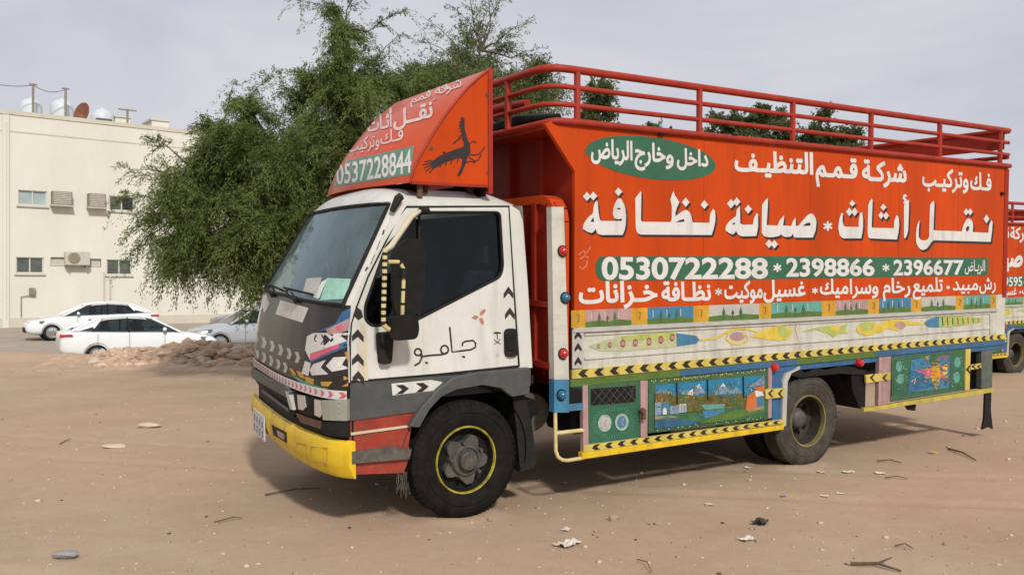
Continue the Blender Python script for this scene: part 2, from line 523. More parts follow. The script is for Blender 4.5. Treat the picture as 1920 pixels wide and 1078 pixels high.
# ------------------------------------------------------------------ the painted truck
TRUCK = thing('box_truck', 'white cab lorry with large orange lettered cargo box standing in the foreground', 'truck', TLOC, group='painted removal trucks')
TRUCK.matrix_world = Matrix.Translation(TLOC) @ TM.to_4x4()
YC = 1.06                                   # middle of the truck across
def lerp(a, b, t): return a + (b - a) * t
def ys(z): return 0.03 + 0.08 * max(0.0, z - 0.95)
def yf(z): return 2.09 - 0.31 * max(0.0, z - 0.95)
def xc(z):
    if z < 1.0: return -0.745
    if z < 1.42: return lerp(-0.745, -0.712, (z - 1.0) / 0.42)
    return lerp(-0.712, -0.368, (z - 1.42) / 0.655)
BOW = [(-1.0, 0.0), (-0.96, .042), (-0.90, .074), (-0.82, .098), (-0.72, .115), (-0.5, .131), (-0.25, .133), (0.0, .120), (0.3, .092), (0.6, .062), (0.85, .03), (1.0, 0.0)]
def bowf(v):
    v = max(-1.0, min(1.0, v))
    for (a, x), (b, y) in zip(BOW, BOW[1:]):
        if v <= b: return lerp(x, y, (v - a) / (b - a))
    return 0.0
def FS(v, z, off=0.0):
    """front of the cab: bowed in plan, raked above the waist"""
    return Vector((xc(z) - bowf(v) - off, lerp(ys(z), yf(z), (v + 1) / 2), z))
def zs(v): return 1.430 + 0.030 * min(1.0, (v + 1) * 0.9)
def mir(p): return Vector((p[0], yf(p[2]) - (p[1] - ys(p[2])), p[2]))
def side3(pts): return [Vector((x, ys(z), z)) for x, z in pts]
def sheet(name, outer, holes, th, m, parent, far=False, bevel=0.0):
    """plate with openings: outer and holes as 3-D loops in one plane, thickness vector th"""
    if far: outer = [mir(p) for p in outer]; holes = [[mir(p) for p in h] for h in holes]; th = (th[0], -th[1], th[2])
    loops = [[Vector((p[0], p[2], 0)) for p in l] for l in [outer] + holes]
    tris = geometry.tessellate_polygon(loops)
    fl = [Vector(p) for l in [outer] + holes for p in l]
    n = len(fl); th = Vector(th)
    b = MB()
    fs = [tuple(t) for t in tris] + [tuple(i + n for i in reversed(t)) for t in tris]
    o = 0
    for l in [outer] + holes:
        k = len(l)
        fs += [(o + i, o + (i+1) % k, o + (i+1) % k + n, o + i + n) for i in range(k)]
        o += k
    b.add(fl + [p + th for p in fl], fs)
    return b.build(name, m, parent, bevel=bevel)
def slab(name, px, y, depth, m, parent, bevel=0.0):
    b = MB(); b.prism([P(x, yy, y) for x, yy in px], (0, depth, 0))
    return b.build(name, m, parent, bevel=bevel)
def rounded(pts, r, n=4):
    """round the corners of a 2-D polygon"""
    out = []; k = len(pts)
    for i in range(k):
        p0, p, p1 = Vector(pts[i-1]), Vector(pts[i]), Vector(pts[(i+1) % k])
        a = (p0 - p); c = (p1 - p)
        d = min(r, a.length * 0.45, c.length * 0.45)
        a = p + a.normalized() * d; c = p + c.normalized() * d
        for j in range(n + 1):
            t = j / n
            out.append(tuple(a * (1-t)**2 + p * 2*t*(1-t) + c * t**2))
    return out

# --- cab shell
GL = rounded([(724, 461), (786, 398), (937, 398), (943, 500), (938, 519), (786, 597), (768, 605), (697, 611), (685, 600), (684, 575)], 9)
glass_hole = [CS(*p) for p in GL]
shell = side3([(-0.745, 0.955), (-0.742, 1.2), (-0.712, 1.42), (-0.372, 2.065), (0.47, 2.065), (0.535, 2.03), (0.56, 1.95), (0.578, 1.5), (0.585, 0.955)])
cabb = MB()
def roof(u, v):
    v = 2 * v - 1
    f = FS(v, 2.065)
    x = lerp(f.x, 0.535, u)
    e = min(1.0, (u * 7) ** 0.6) * min(1.0, ((1 - u) * 7) ** 0.5)
    return Vector((x, f.y, 2.065 + 0.115 * e * (1 - abs(v) ** 5)))
cabb.grid(roof, 24, 30)
cabb.grid(lambda u, v: Vector((0.56 + 0.02*(1-v), lerp(ys(0.955 + 1.1*v), yf(0.955 + 1.1*v), u), 0.955 + 1.11*v)), 6, 6)
# pillars beside the glass, cowl under it and header over it
for a, b_ in ((-1.0, -0.972), (0.972, 1.0)):
    cabb.grid(lambda u, v: FS(lerp(a, b_, u), lerp(1.42, 2.066, v)), 2, 10)
cabb.grid(lambda u, v: FS(lerp(-0.985, 0.985, u), lerp(2.045, 2.066, v)), 20, 1)
cab = cabb.build('cab_body', WHITE, TRUCK, smooth=True, sharp=50)
cab['label'] = 'white cab shell with rounded roof and dusty paint'
sheet('cab_side', shell, [glass_hole], (0, 0.03, 0), WHITE, cab)
sheet('cab_side', shell, [glass_hole], (0, 0.03, 0), WHITE, cab, far=True)
it = MB()
it.box((-0.70, 0.10, 0.80), (0.55, 2.0, 0.95))
it.box((0.50, 0.13, 0.95), (0.545, 1.76, 2.02))
it.build('cab_floor', INTER, cab)
rl = MB(); rl.grid(lambda u, v: roof(lerp(0.02, 0.98, u), lerp(0.03, 0.97, v)) - Vector((0, 0, 0.03)), 10, 10)
rl.build('roof_lining', INTER, cab, smooth=True)
dsh = MB()
dsh.grid(lambda u, v: FS(lerp(-0.95, 0.95, u), 1.42, -0.03) + Vector((v * 0.42, 0, -0.03 - 0.05 * v)), 18, 4)
dsh.grid(lambda u, v: FS(lerp(-0.95, 0.95, u), 1.40, -0.45) + Vector((-0.05*v, 0, -0.08 - 0.35 * v)), 18, 2)
dsh.build('dashboard', DASH, TRUCK, smooth=True)
for yy in (0.22, 0.98, 1.32):
    s_ = MB()
    s_.box((-0.18, yy, 0.98), (0.36, yy + 0.46, 1.16))
    s_.hexa([(0.30, yy, 1.12), (0.42, yy, 1.12), (0.42, yy + 0.46, 1.12), (0.30, yy + 0.46, 1.12)], [(0.40, yy, 1.62), (0.47, yy, 1.62), (0.47, yy + 0.46, 1.62), (0.40, yy + 0.46, 1.62)])
    st = s_.build('seat', SEAT, TRUCK, bevel=0.03)
    h_ = MB(); h_.box((0.40, yy + 0.12, 1.64), (0.47, yy + 0.34, 1.80)); h_.build('headrest', SEAT, st, bevel=0.03)
sw = MB(); sw.tube([Vector((-0.34 + 0.09*math.sin(a), 0.46 + 0.2*math.cos(a), 1.40 + 0.17*math.sin(a))) for a in [k*math.pi/12 for k in range(25)]], 0.014, n=8)
sw.tube([(-0.34, 0.28, 1.40), (-0.34, 0.64, 1.40)], 0.014); sw.tube([(-0.34, 0.46, 1.40), (-0.46, 0.46, 1.20)], 0.02)
sw.build('steering_wheel', BLACKM, TRUCK, smooth=True)

# --- windshield, its rubber, wipers and the papers behind it
ws = MB(); ws.grid(lambda u, v: FS(lerp(-0.966, 0.966, u), lerp(zs(lerp(-0.966, 0.966, u)), 2.04, v), 0.004), 26, 12)
ws_o = ws.build('windshield', WSGLASS, TRUCK, smooth=True)
sl = MB()
edge = [FS(v, zs(v) - .01, 0.008) for v in [lerp(-0.968, 0.968, k/24) for k in range(25)]] + [FS(0.968, lerp(1.45, 2.048, k/12), 0.008) for k in range(1, 13)] + \
       [FS(lerp(0.968, -0.968, k/24), 2.048, 0.008) for k in range(1, 25)] + [FS(-0.968, lerp(2.048, 1.405, k/12), 0.008) for k in range(1, 13)]
sl.tube(edge, 0.013, n=6); sl.build('rubber_seal', RUBBER, ws_o, smooth=True)
WSB = BVHTree.FromPolygons([tuple(v.co) for v in ws_o.data.vertices], [tuple(p.vertices) for p in ws_o.data.polygons])
def wsproj(px, py, off):
    h = WSB.ray_cast(CAM_L, ray_l(px, py))
    q = h[0] if h[0] is not None else P(px, py, 0.5)
    return q - ray_l(px, py) * (0.003 + off)
pp = Paint()
pp.poly([(575, 522), (604, 520), (592, 556), (566, 552)], PALEGRAY, 2)
pp.poly([(613, 521), (658, 523), (648, 560), (600, 563)], GPAPER, 2)
pp.poly([(603, 528), (613, 523), (598, 560), (588, 557)], PAPER, 1)
pp.build('dashboard_papers', TRUCK, wsproj, maxlen=16)
for pts in (((-0.35, 1.435), (-0.02, 1.485)), ((0.42, 1.445), (0.72, 1.49))):
    w_ = MB()
    (va, za), (vb, zb) = pts
    w_.tube([FS(va, za, 0.03), FS(lerp(va, vb, .5), lerp(za, zb, .5), 0.045), FS(vb, zb, 0.025)], 0.009, n=6)
    w_.tube([FS(va - 0.26, zb - 0.01, 0.02), FS(vb + 0.16, zb + 0.012, 0.02)], 0.008, n=6)
    w_.tube([FS(va, za - 0.02, 0.0), FS(va, za + 0.01, 0.035)], 0.02, n=8)
    w_.build('wiper', RUBBER, TRUCK, smooth=True)
vis = MB(); vis.tube([CS(735, 396, .02), CS(747, 372, .03), CS(752, 368, .03)], [0.018, 0.028, 0.026], n=10)
vis.build('visor_bracket', RUBBER, TRUCK, smooth=True)

# --- front panel, strip, lower fascia
fp = MB(); fp.grid(lambda u, v: FS(lerp(-1, 1, u), lerp(0.905, zs(lerp(-1, 1, u)) - 0.008, v)), 36, 10)
fp_o = fp.build('front_panel', HOOD, TRUCK, smooth=True)
fp_o['label'] = 'dusty black bonnet panel covered in chevron stickers'
sp_ = MB(); sp_.grid(lambda u, v: FS(lerp(-1, 1, u), lerp(0.85, 0.905, v), 0.012), 36, 2)
sp_.grid(lambda u, v: FS(lerp(-1, 1, u), 0.85, lerp(-0.05, 0.012, v)), 36, 1)
strip_o = sp_.build('trim_strip', LETW, TRUCK, smooth=True)
lf = MB(); lf.grid(lambda u, v: FS(lerp(-1, 1, u), lerp(0.56, 0.852, v), -0.03), 36, 4)
fas_o = lf.build('lower_fascia', BLACKM, TRUCK, smooth=True)
def bvh(*objs):
    v, f = [], []
    for o in objs:
        k = len(v)
        v += [tuple(q.co) for q in o.data.vertices]; f += [tuple(i + k for i in p.vertices) for p in o.data.polygons]
    return BVHTree.FromPolygons(v, f)
FB = bvh(fp_o, strip_o, fas_o)
def onto(tree):
    def pr(px, py, off):
        r = ray_l(px, py)
        h = tree.ray_cast(CAM_L, r)
        if h[0] is None:
            h = tree.find_nearest(P(px, py, 0.4))
        n = h[1]
        if n.dot(r) > 0: n = -n
        return h[0] + n * off
    return pr
NU, NZ = 160, 40
_fv = [FS(lerp(-1, 1, i/NU), lerp(0.30, 1.50, k/NZ)) for i in range(NU+1) for k in range(NZ+1)]
FGRID = BVHTree.FromPolygons([tuple(v) for v in _fv], [(i*(NZ+1)+k, (i+1)*(NZ+1)+k, (i+1)*(NZ+1)+k+1, i*(NZ+1)+k+1) for i in range(NU) for k in range(NZ)])
def FPROJ(px, py, off):
    """photo pixel to the cab front, then outwards along its smooth normal"""
    r = ray_l(px, py); h = FGRID.ray_cast(CAM_L, r)
    q = h[0]
    if q is None:
        q = FGRID.find_nearest(P(px, py, 0.02 if px > 600 else 2.0))[0]
    v = max(-0.995, min(0.995, 2 * (q.y - ys(q.z)) / (yf(q.z) - ys(q.z)) - 1))
    n = (FS(min(1, v + .08), q.z) - FS(max(-1, v - .08), q.z)).cross(FS(v, q.z + .02) - FS(v, q.z - .02)).normalized()
    if n.x > 0: n = -n
    return q + n * off
Z3 = zoom(440, 580, 0.31527)
Z1 = zoom(440, 340, 0.29685)
d = Paint()
d.poly(Z1([(150, 735), (200, 705), (222, 775), (190, 830), (140, 800)]), LETW, 2)
d.poly(Z1([(290, 750), (468, 800), (430, 892), (258, 838)]), LETW, 2)
for i in range(6):                         # two rows of tread-shaped marks
    x = 108 + i*50; y = 140 + i*22
    d.poly(Z3([(x, y), (x+22, y+4), (x+34, y+38), (x+20, y+70), (x, y+62), (x+12, y+34)]), PALEGRAY, 2)
    x = 120 + i*42; y = 232 + i*20
    if i < 5: d.poly(Z3([(x, y), (x+20, y+6), (x+30, y+34), (x+18, y+66), (x, y+58), (x+10, y+32)]), PALEGRAY, 2)
cz = Z3
d.poly(cz([(470, 135), (600, 90), (700, 10), (690, 470), (430, 400), (415, 250)]), LETK, 2)
d.poly(cz([(600, 85), (640, 15), (720, -20), (712, 40), (700, 60), (610, 105), (470, 140)]), BLUE, 3)
d.poly(cz([(545, 120), (700, 45), (698, 120), (640, 135), (560, 150)]), PINK, 4)
d.poly(cz([(600, 105), (640, 90), (650, 118), (612, 128)]), HOTPINK, 5)
d.poly(cz([(432, 160), (470, 140), (690, 140), (690, 215), (450, 300), (420, 240)]), LETW, 3)
d.poly(cz([(515, 148), (545, 152), (572, 180), (540, 212), (512, 208), (530, 180)]), LETK, 4)
d.poly(cz([(630, 155), (692, 150), (692, 215), (640, 220), (672, 188)]), LETK, 4)
d.poly(cz([(455, 262), (690, 180), (690, 214), (450, 318)]), BLUE, 4)
d.poly(cz([(450, 266), (620, 205), (625, 226), (452, 305)]), HOTPINK, 5)
d.poly(cz([(420, 305), (455, 320), (440, 395), (400, 380)]), LETW, 3)
d.poly(cz([(470, 325), (545, 300), (515, 345), (560, 385), (462, 392), (448, 360)]), LETW, 4)
d.poly(cz([(590, 285), (670, 280), (650, 310), (640, 330), (690, 350), (580, 370), (545, 335)]), LETW, 4)
d.poly(cz([(655, 255), (690, 248), (690, 335), (672, 300)]), OCHRE, 5)
d.poly(cz([(325, 345), (352, 358), (372, 395), (345, 385)]), OCHRE, 3)
d.poly(cz([(368, 365), (400, 372), (425, 415), (388, 402)]), OCHRE, 3)
d.poly(cz([(420, 395), (475, 415), (470, 446), (425, 428)]), OCHRE, 3)
d.poly(cz([(512, 430), (585, 428), (560, 458), (520, 455)]), OCHRE, 4)
d.poly(cz([(650, 395), (690, 410), (650, 420)]), OCHRE, 5)
d.poly(cz([(638, 458), (688, 430), (688, 456)]), OCHRE, 5)
d.poly(cz([(330, 380), (430, 430), (520, 462), (560, 470), (520, 478), (400, 440)]), TEAL, 4)
d.build('sticker_artwork', fp_o, FPROJ, maxlen=12, step=0.0008)
d = Paint()
for k in range(17):                        # arrowheads round the strip, in its own run
    v = lerp(-0.985, 0.2, k/16); w_ = 0.020
    a = FS(v, 0.878, 0.014); 
    d.it.append(([(v, 0.895), (v + w_, 0.895), (v + w_*0.2, 0.878), (v + w_, 0.861), (v, 0.861), (v - w_, 0.878)], [(0, 1, 2, 5), (5, 2, 3, 4)], HOTPINK, 1))
d.it.append(([(0.26, 0.895), (0.98, 0.895), (0.98, 0.862), (0.26, 0.862)], [(0, 1, 2, 3)], PINK, 1))
d.build('arrow_marks', strip_o, lambda a, b, off: FS(a, b, 0.0125 + off), maxlen=0.03)

def bump_block(name, px, off, m, parent, back=-0.04, maxlen=14, bevel=0.004):
    """raised piece following the front of the cab"""
    loops = [[Vector((p[0], p[1], 0)) for p in px]]
    tris = [tuple(t) for t in geometry.tessellate_polygon(loops)]
    b = MB()
    v, f, _ = refine(px, tris, 0, maxlen)
    b.add([FPROJ(x, y, off) for x, y in v], f)
    n = len(px)
    rim = [FPROJ(x, y, off) for x, y in px] + [FPROJ(x, y, back) for x, y in px]
    b.add(rim, [(i, (i+1) % n, (i+1) % n + n, i + n) for i in range(n)])
    return b.build(name, m, parent)
gr = bump_block('grille', Z3([(125, 345), (330, 480), (365, 600), (350, 640), (260, 590), (180, 500), (125, 420)]), 0.004, BLACKM, TRUCK)
bump_block('grille_bar', Z3([(118, 340), (330, 455), (352, 500), (330, 520), (125, 405)]), 0.03, BAND, gr)
bump_block('grille_bar', Z3([(325, 480), (345, 485), (372, 595), (355, 590)]), 0.03, PALEGRAY, gr)
bump_block('grille_bar', Z3([(175, 470), (335, 585), (340, 610), (178, 490)]), 0.02, BAND, gr)
hl = bump_block('headlight', Z3([(358, 492), (535, 535), (535, 655), (445, 632), (372, 600)]), 0.008, BLACKM, TRUCK)
bump_block('reflector', Z3([(385, 505), (425, 512), (435, 580), (420, 598), (392, 590)]), 0.016, REFL, hl)
bump_block('reflector', Z3([(487, 532), (525, 540), (533, 620), (520, 640), (488, 625)]), 0.016, REFL, hl)
bump_block('corner_light', Z3([(533, 537), (688, 533), (688, 660), (540, 655)]), 0.02, LENS, TRUCK)
bump_block('gap_filler', Z3([(370, 615), (520, 665), (525, 712), (400, 670)]), 0.01, RUSTY, TRUCK)
bump_block('gap_filler', Z3([(525, 668), (690, 668), (690, 762), (560, 745), (520, 712)]), 0.012, RUBBER, TRUCK)  # dark raised pieces stand in for the black gap above the bumper

# --- bumper
def BF(v, t):
    """bumper section: t runs round top, face and underside"""
    prof = [(-0.022, 0.592), (-0.010, 0.600), (0.010, 0.588), (0.022, 0.54), (0.018, 0.45), (-0.005, 0.385), (-0.018, 0.365), (-0.024, 0.365)]
    k = t * (len(prof) - 1); i = min(int(k), len(prof) - 2); f = k - i
    off = lerp(prof[i][0], prof[i+1][0], f); z = lerp(prof[i][1], prof[i+1][1], f)
    rise = 0.0
    return Vector((-0.730 - bowf(v) - off, lerp(0.02, 2.19, (v + 1) / 2), z + rise))
bp_ = MB(); bp_.grid(lambda u, v: BF(lerp(-1, 1, u), v), 40, 21)
for s_ in (-1.0, 1.0):
    bp_.add([BF(s_, k/21) for k in range(22)], [tuple(range(22))])
bmp = bp_.build('bumper', YELLOW, TRUCK, smooth=True, sharp=60)
bmp['label'] = 'yellow painted steel front bumper with cut-outs'
BB = bvh(bmp); BPROJ = onto(BB)
d = Paint()
d.poly(Z3([(220, 683), (310, 730), (312, 795), (232, 745)]), BLACKM, 1.5)
d.poly(Z3([(76, 572), (128, 600), (133, 640), (95, 622)]), BLACKM, 1.5)
d.poly(Z3([(250, 715), (300, 740), (300, 775), (262, 755)]), PINK, 2.5)
d.build('painted_opening', bmp, BPROJ, maxlen=12)  # dark of the holes painted flat on the bumper, nothing cut
def ring(name, px, w, m, parent, proj, h):
    c = (sum(p[0] for p in px)/len(px), sum(p[1] for p in px)/len(px))
    b = MB(); b.tube([proj(x, y, h) for x, y in px + px[:1]], w, n=6)
    return b.build(name, m, parent, smooth=True)
DKYEL = mat('recess_yellow', (0.40, 0.27, 0.02), 0.5, var=0.15, dust=0.2)  # darker yellow draws the shade along the pressed recess edges
ring('pressed_edge', Z3([(372, 792), (430, 800), (430, 880), (385, 862)]), 0.005, DKYEL, bmp, BPROJ, 0.001)
ring('pressed_edge', Z3([(455, 815), (552, 825), (552, 915), (460, 895)]), 0.005, DKYEL, bmp, BPROJ, 0.001)
def bx(y): return -0.730 - bowf((y - 1.105) / 1.085) - 0.034
y0_, y1_ = 1.47, 1.93
q = [Vector((bx(y), y, z)) for y, z in ((y1_, 0.345), (y0_, 0.345), (y0_, 0.525), (y1_, 0.525))]
b = MB(); b.prism(q, (0.010, 0, 0)); npl = b.build('number_plate', PLATE, bmp)
d = Paint()
for k in range(4):
    y = lerp(y1_ - .06, y0_ + .06, k / 3)
    for z, h in ((0.46, .04), (0.385, .05)):
        d.it.append(([(y - .018, z - h/2), (y + .018, z - h/2), (y + .006, z), (y + .018, z + h/2), (y - .018, z + h/2), (y - .006, z)], [(0, 1, 2, 5), (5, 2, 3, 4)], BAND, 1))
d.build('plate_characters', npl, lambda a, b_, o: Vector((lerp(q[0].x, q[1].x, (y1_ - a)/(y1_ - y0_)) - 0.001 - o, a, b_)))

# --- near door
Z2_ = zoom(680, 340, 0.37106)
DOOR = [(762, 391), (953, 390), (962, 540), (971, 684), (820, 700), (658.5, 713), (658.5, 640), (661, 606), (670, 578), (692, 520), (724, 457), (747, 410)]
bd = Paint(); bd.stroke([(757, 398), (762, 388), (954, 387), (963, 540), (973, 687)], 4, RUBBER, 1)
bd.stroke([(973, 687), (820, 702), (657, 716), (657, 640), (660, 606), (669, 576), (691, 518), (723, 455), (757, 398)], 4, RUBBER, 1)
bd.build('door_gap', cab, lambda a, b, o: CS(a, b, o + 0.0005))
bd = Paint()
for pts, w in ((Z2_([(108, 245), (104, 262), (100, 268)]), 3.2), (Z2_([(26, 432), (14, 450)]), 3.4), (Z2_([(88, 300), (70, 345)]), 1.6), (Z2_([(60, 370), (40, 420)]), 1.4)):
    bd.stroke(pts, w, RUSTY, 1)
bd.build('rust_patch', cab, lambda a, b, o: CS(a, b, o + 0.0004))
door = sheet('door', [CS(x, y, 0.007) for x, y in DOOR], [[CS(x, y, 0.007) for x, y in GL]], (0, 0.006, 0), WHITE, TRUCK)
door['label'] = 'white driver door with hand-lettered word and emblem'
dg_ = MB(); dg_.add([CS(x, y, -0.012) for x, y in GL], [tuple(t) for t in geometry.tessellate_polygon([[Vector((p[0], p[1], 0)) for p in GL]])])
dg_.build('window', DGLASS, door)
wsl = MB(); wsl.tube([CS(x, y, 0.006) for x, y in GL + GL[:1]], 0.010, n=6)
wsl.tube([CS(786, 398, 0.0), CS(786, 500, 0.0), CS(786, 597, 0.0)], 0.010, n=6)
wsl.build('window_rubber', RUBBER, door, smooth=True)
wf = sheet('window', [mir(CS(x, y, -0.012)) for x, y in GL], [], (0, -0.004, 0), DGLASS, TRUCK)
DP = lambda a, b, o: CS(a, b, 0.0075 + o)
d = Paint()
d.poly([(676, 606), (686, 610), (690, 713), (672, 714)], CREAMP, 1)
for x, y in ((671, 630), (671, 675), (672, 708)):
    d.poly([(x, y - 13), (x + 11, y + 1), (x + 11, y + 12), (x, y + 1), (x - 11, y + 10), (x - 11, y - 1)], LETK, 2)
for x, y in ((953.5, 549), (956, 588)):
    d.poly([(x, y - 12), (x + 9, y + 1), (x + 9, y + 11), (x, y), (x - 9, y + 11), (x - 9, y + 1)], LETK, 2)
d.poly([(662, 590), (672, 600), (681, 594), (678, 582), (670, 576)], LETK, 2)
d.build('arrow_marks', door, DP)
Z2 = zoom(680, 340, 0.37106)
d = Paint()
def loop(c, rx, ry, w, m, layer):
    d.stroke(Z2([(c[0] + rx*math.cos(t), c[1] + ry*math.sin(t)) for t in [k*math.pi/10 for k in range(22)]]), w, m, layer)
W_ = 3.3
d.stroke(Z2([(503, 832), (506, 815), (520, 808), (558, 803), (571, 818), (570, 838), (548, 850), (500, 856), (452, 862), (446, 800), (440, 735)]), W_, LETK, 1)
loop((414, 850), 19, 21, W_, LETK, 1.3)
d.stroke(Z2([(432, 862), (400, 875), (350, 878), (300, 884), (292, 880)]), W_, LETK, 1.6)
loop((280, 862), 17, 17, W_, LETK, 1.9)
d.stroke(Z2([(297, 866), (299, 890), (288, 915), (262, 931)]), W_, LETK, 2.2)
d.stroke(Z2([(503, 884), (518, 888)]), 3.6, LETK, 1)
d.stroke(Z2([(316, 914), (330, 918)]), 3.6, LETK, 1)
d.build('lettering', door, DP)
d = Paint()
TANRED = mat('faded_red', (0.40, 0.16, 0.10), 0.5, var=0.15)
for pts in ([(592, 665), (606, 648), (622, 645), (618, 662), (598, 680)], [(550, 688), (568, 676), (586, 684), (572, 700)], [(588, 692), (606, 690), (613, 708), (610, 726), (596, 714)]):
    d.poly(Z2(pts), TANRED, 1)
d.build('diamond_emblem', door, DP)
d = Paint()
for a in (-70, -40, -10, 20, 50, 80, 110): # a palm over two crossed swords
    t = math.radians(a - 20)
    d.stroke(Z2([(680, 768), (680 + 16*math.sin(t), 768 - 10*math.cos(t)), (680 + 20*math.sin(t), 768 - 2*math.cos(t))]), 1.3, LETK, 1)
d.stroke(Z2([(680, 765), (681, 798)]), 1.6, LETK, 1.4)
d.stroke(Z2([(665, 822), (682, 812), (696, 796)]), 1.3, LETK, 1.6)
d.stroke(Z2([(698, 822), (680, 812), (664, 798)]), 1.3, LETK, 1.8)
d.ell((933, 666), (3.4, 0), (0, 4), PALEGRAY, 1)
d.build('palm_emblem', door, DP)
hd = MB(); hd.prism([CS(x, y, 0.008) for x, y in rounded([(944, 616), (968, 615), (969, 668), (945, 669)], 10)], (0, -0.02, 0))
hnd = hd.build('handle', RUBBER, door, bevel=0.004)
hd = MB(); hd.prism([CS(x, y, 0.030) for x, y in rounded([(949, 628), (964, 627), (965, 656), (950, 657)], 5)], (0, -0.008, 0))
hd.build('handle_grip', BLACKM, hnd, bevel=0.003)
hd = MB(); hd.prism([CS(x, y, 0.008) for x, y in rounded([(704, 623), (733, 621), (729, 680), (708, 682)], 7)], (0, -0.05, 0))
hd.build('side_bracket', RUBBER, TRUCK, bevel=0.008)

# --- mirror with striped tube frame
mr = MB()
def mp(x, y, yy=-0.16): return P(x, y, yy)
mr.prism([mp(x, y) for x, y in rounded([(737, 470), (760, 449), (794, 447), (799, 475), (797, 560), (786, 590), (742, 592), (737, 560)], 10)], (0, 0.035, 0))
mirror = mr.build('wing_mirror', BLACKM, TRUCK, bevel=0.010)
m2 = MB(); m2.prism([mp(x, y, -0.19) for x, y in rounded([(735, 592), (783, 588), (787, 618), (782, 636), (741, 639), (734, 625)], 9)], (0, 0.05, 0))
m2.build('lower_mirror', BLACKM, mirror, bevel=0.014)
ta = MB(); tb = MB()
def striped(pts, r, n):
    """tube with alternate stripes"""
    pts = [Vector(p) for p in pts]
    seg = [(pts[i] - pts[i+1]).length for i in range(len(pts)-1)]
    L = sum(seg)
    def pt(s):
        for i, l in enumerate(seg):
            if s <= l or i == len(seg) - 1: return pts[i].lerp(pts[i+1], min(1, s / l))
            s -= l
    for k in range(n):
        a, b = L*k/n, L*(k+1)/n
        mm = 0.55 if n > 8 else (0.82 if n > 4 else 1.0)
        ta.tube([pt(a), pt((a+b)/2), pt(a + (b-a)*mm)], r, n=8)
        if mm < 1: tb.tube([pt(a + (b-a)*mm), pt(b)], r * 1.02, n=8)
striped([mp(722, 466), mp(721, 520), mp(719, 580), mp(719, 608)], 0.015, 11)
striped([mp(728, 491), mp(748, 491), mp(757, 500), mp(757, 520), mp(754, 598), mp(748, 612), mp(737, 616)], 0.012, 6)
striped([mp(719, 608), mp(727, 617), mp(740, 616)], 0.015, 3)
tc_ = MB(); tc_.tube([mp(787, 396, 0.02), mp(770, 408, -0.06), mp(733, 462, -0.14), mp(722, 470, -0.16)], [0.012, 0.018, 0.018, 0.013], n=8)
tc_.tube([mp(741, 612), CS(745, 612, 0.0)], 0.012, n=8)
ARM = mat('mirror_arm_yellow', (0.60, 0.50, 0.22), 0.5, var=0.2, scale=12, dust=0.2)
ta.build('mirror_arm', ARM, mirror, smooth=True); tb.build('mirror_arm_stripe', RUBBER, mirror, smooth=True)
tc_.build('mirror_arm', CREAMP, mirror, smooth=True)
cl = MB(); cl.tube([mp(757, 503), mp(757, 522)], 0.024, n=10); cl.tube([mp(787, 396, 0.02), mp(802, 395, 0.06)], 0.02, n=8)
cl.build('mirror_clamp', RUBBER, mirror, smooth=True)

# --- grey band, arch, red step
LOWY = 0.03
band = slab('lower_band', [(657, 717), (995, 692), (995, 722), (960, 742), (900, 705), (850, 712), (800, 745), (783, 771), (657, 789)], LOWY, 0.05, BAND, TRUCK)
band2 = MB()
band2.prism([mir(P(x, y, LOWY)) for x, y in [(657, 717), (995, 692), (995, 790), (657, 789)]], (0, -0.04, 0)); band2.build('lower_band', BAND, TRUCK)
d = Paint()
d.poly([(734, 719), (808, 712), (830, 716), (815, 732), (736, 741)], LETW, 1)
for x in (752, 789):
    d.poly([(x - 10, 722 - (x-752)*.1), (x + 4, 721 - (x-752)*.1), (x + 15, 728 - (x-752)*.1), (x + 3, 738 - (x-752)*.1), (x - 10, 739 - (x-752)*.1), (x + 2, 730 - (x-752)*.1)], LETK, 2)
d.build('arrow_marks', band, lambda a, b, o: P(a, b, LOWY - 0.001 - o))
arch = MB()
AO = [(768, 800), (790, 764), (822, 729), (850, 707), (898, 698), (994, 689)]
AI = [(787, 802), (806, 768), (828, 744), (858, 730), (905, 722), (940, 728), (960, 744), (994, 738)]
arch.prism([P(x, y, -0.012) for x, y in AO + list(reversed(AI))], (0, 0.05, 0))
arch.build('wheel_arch', BAND, TRUCK, bevel=0.008)
ws_ = MB()
ws_.lathe([(0.47, 0.0), (0.47, 0.36)], (0.07, 0.035, 0.40), 'y', n=24, a0=math.radians(-12), a1=math.radians(170))
ws_.lathe([(0.47, 0.36), (0.0, 0.36)], (0.07, 0.035, 0.40), 'y', n=24, a0=math.radians(-12), a1=math.radians(170))
ws_.build('wheel_well', BLACKM, TRUCK, smooth=True)
slab('mud_flap', [(962, 743), (985, 742), (998, 800), (1006, 866), (1000, 878), (976, 884), (968, 800)], 0.05, 0.20, RUBBER, TRUCK)
fd = MB(); fd.box((0.46, 0.04, 0.84), (0.60, 0.30, 0.90)); fd.prism([P(x, y, 0.0) for x, y in rounded([(963, 716), (990, 712), (990, 733), (966, 738)], 5)], (0, 0.05, 0))
fd.build('fender_light', RUBBER, TRUCK, bevel=0.004)
stp = slab('step_panel', [(655, 789), (784, 771), (771, 802), (766, 835), (770, 850), (757, 886), (655, 890)], LOWY + 0.01, 0.22, REDROCK, TRUCK)
slab('step_seam', [(658, 811), (782, 795), (780, 799), (658, 816)], LOWY, 0.02, CREAMP, stp)
slab('step_tread', [(661, 847), (735, 838), (772, 842), (768, 860), (661, 869)], LOWY - 0.02, 0.06, GRAYP, stp)
fr_ = MB()
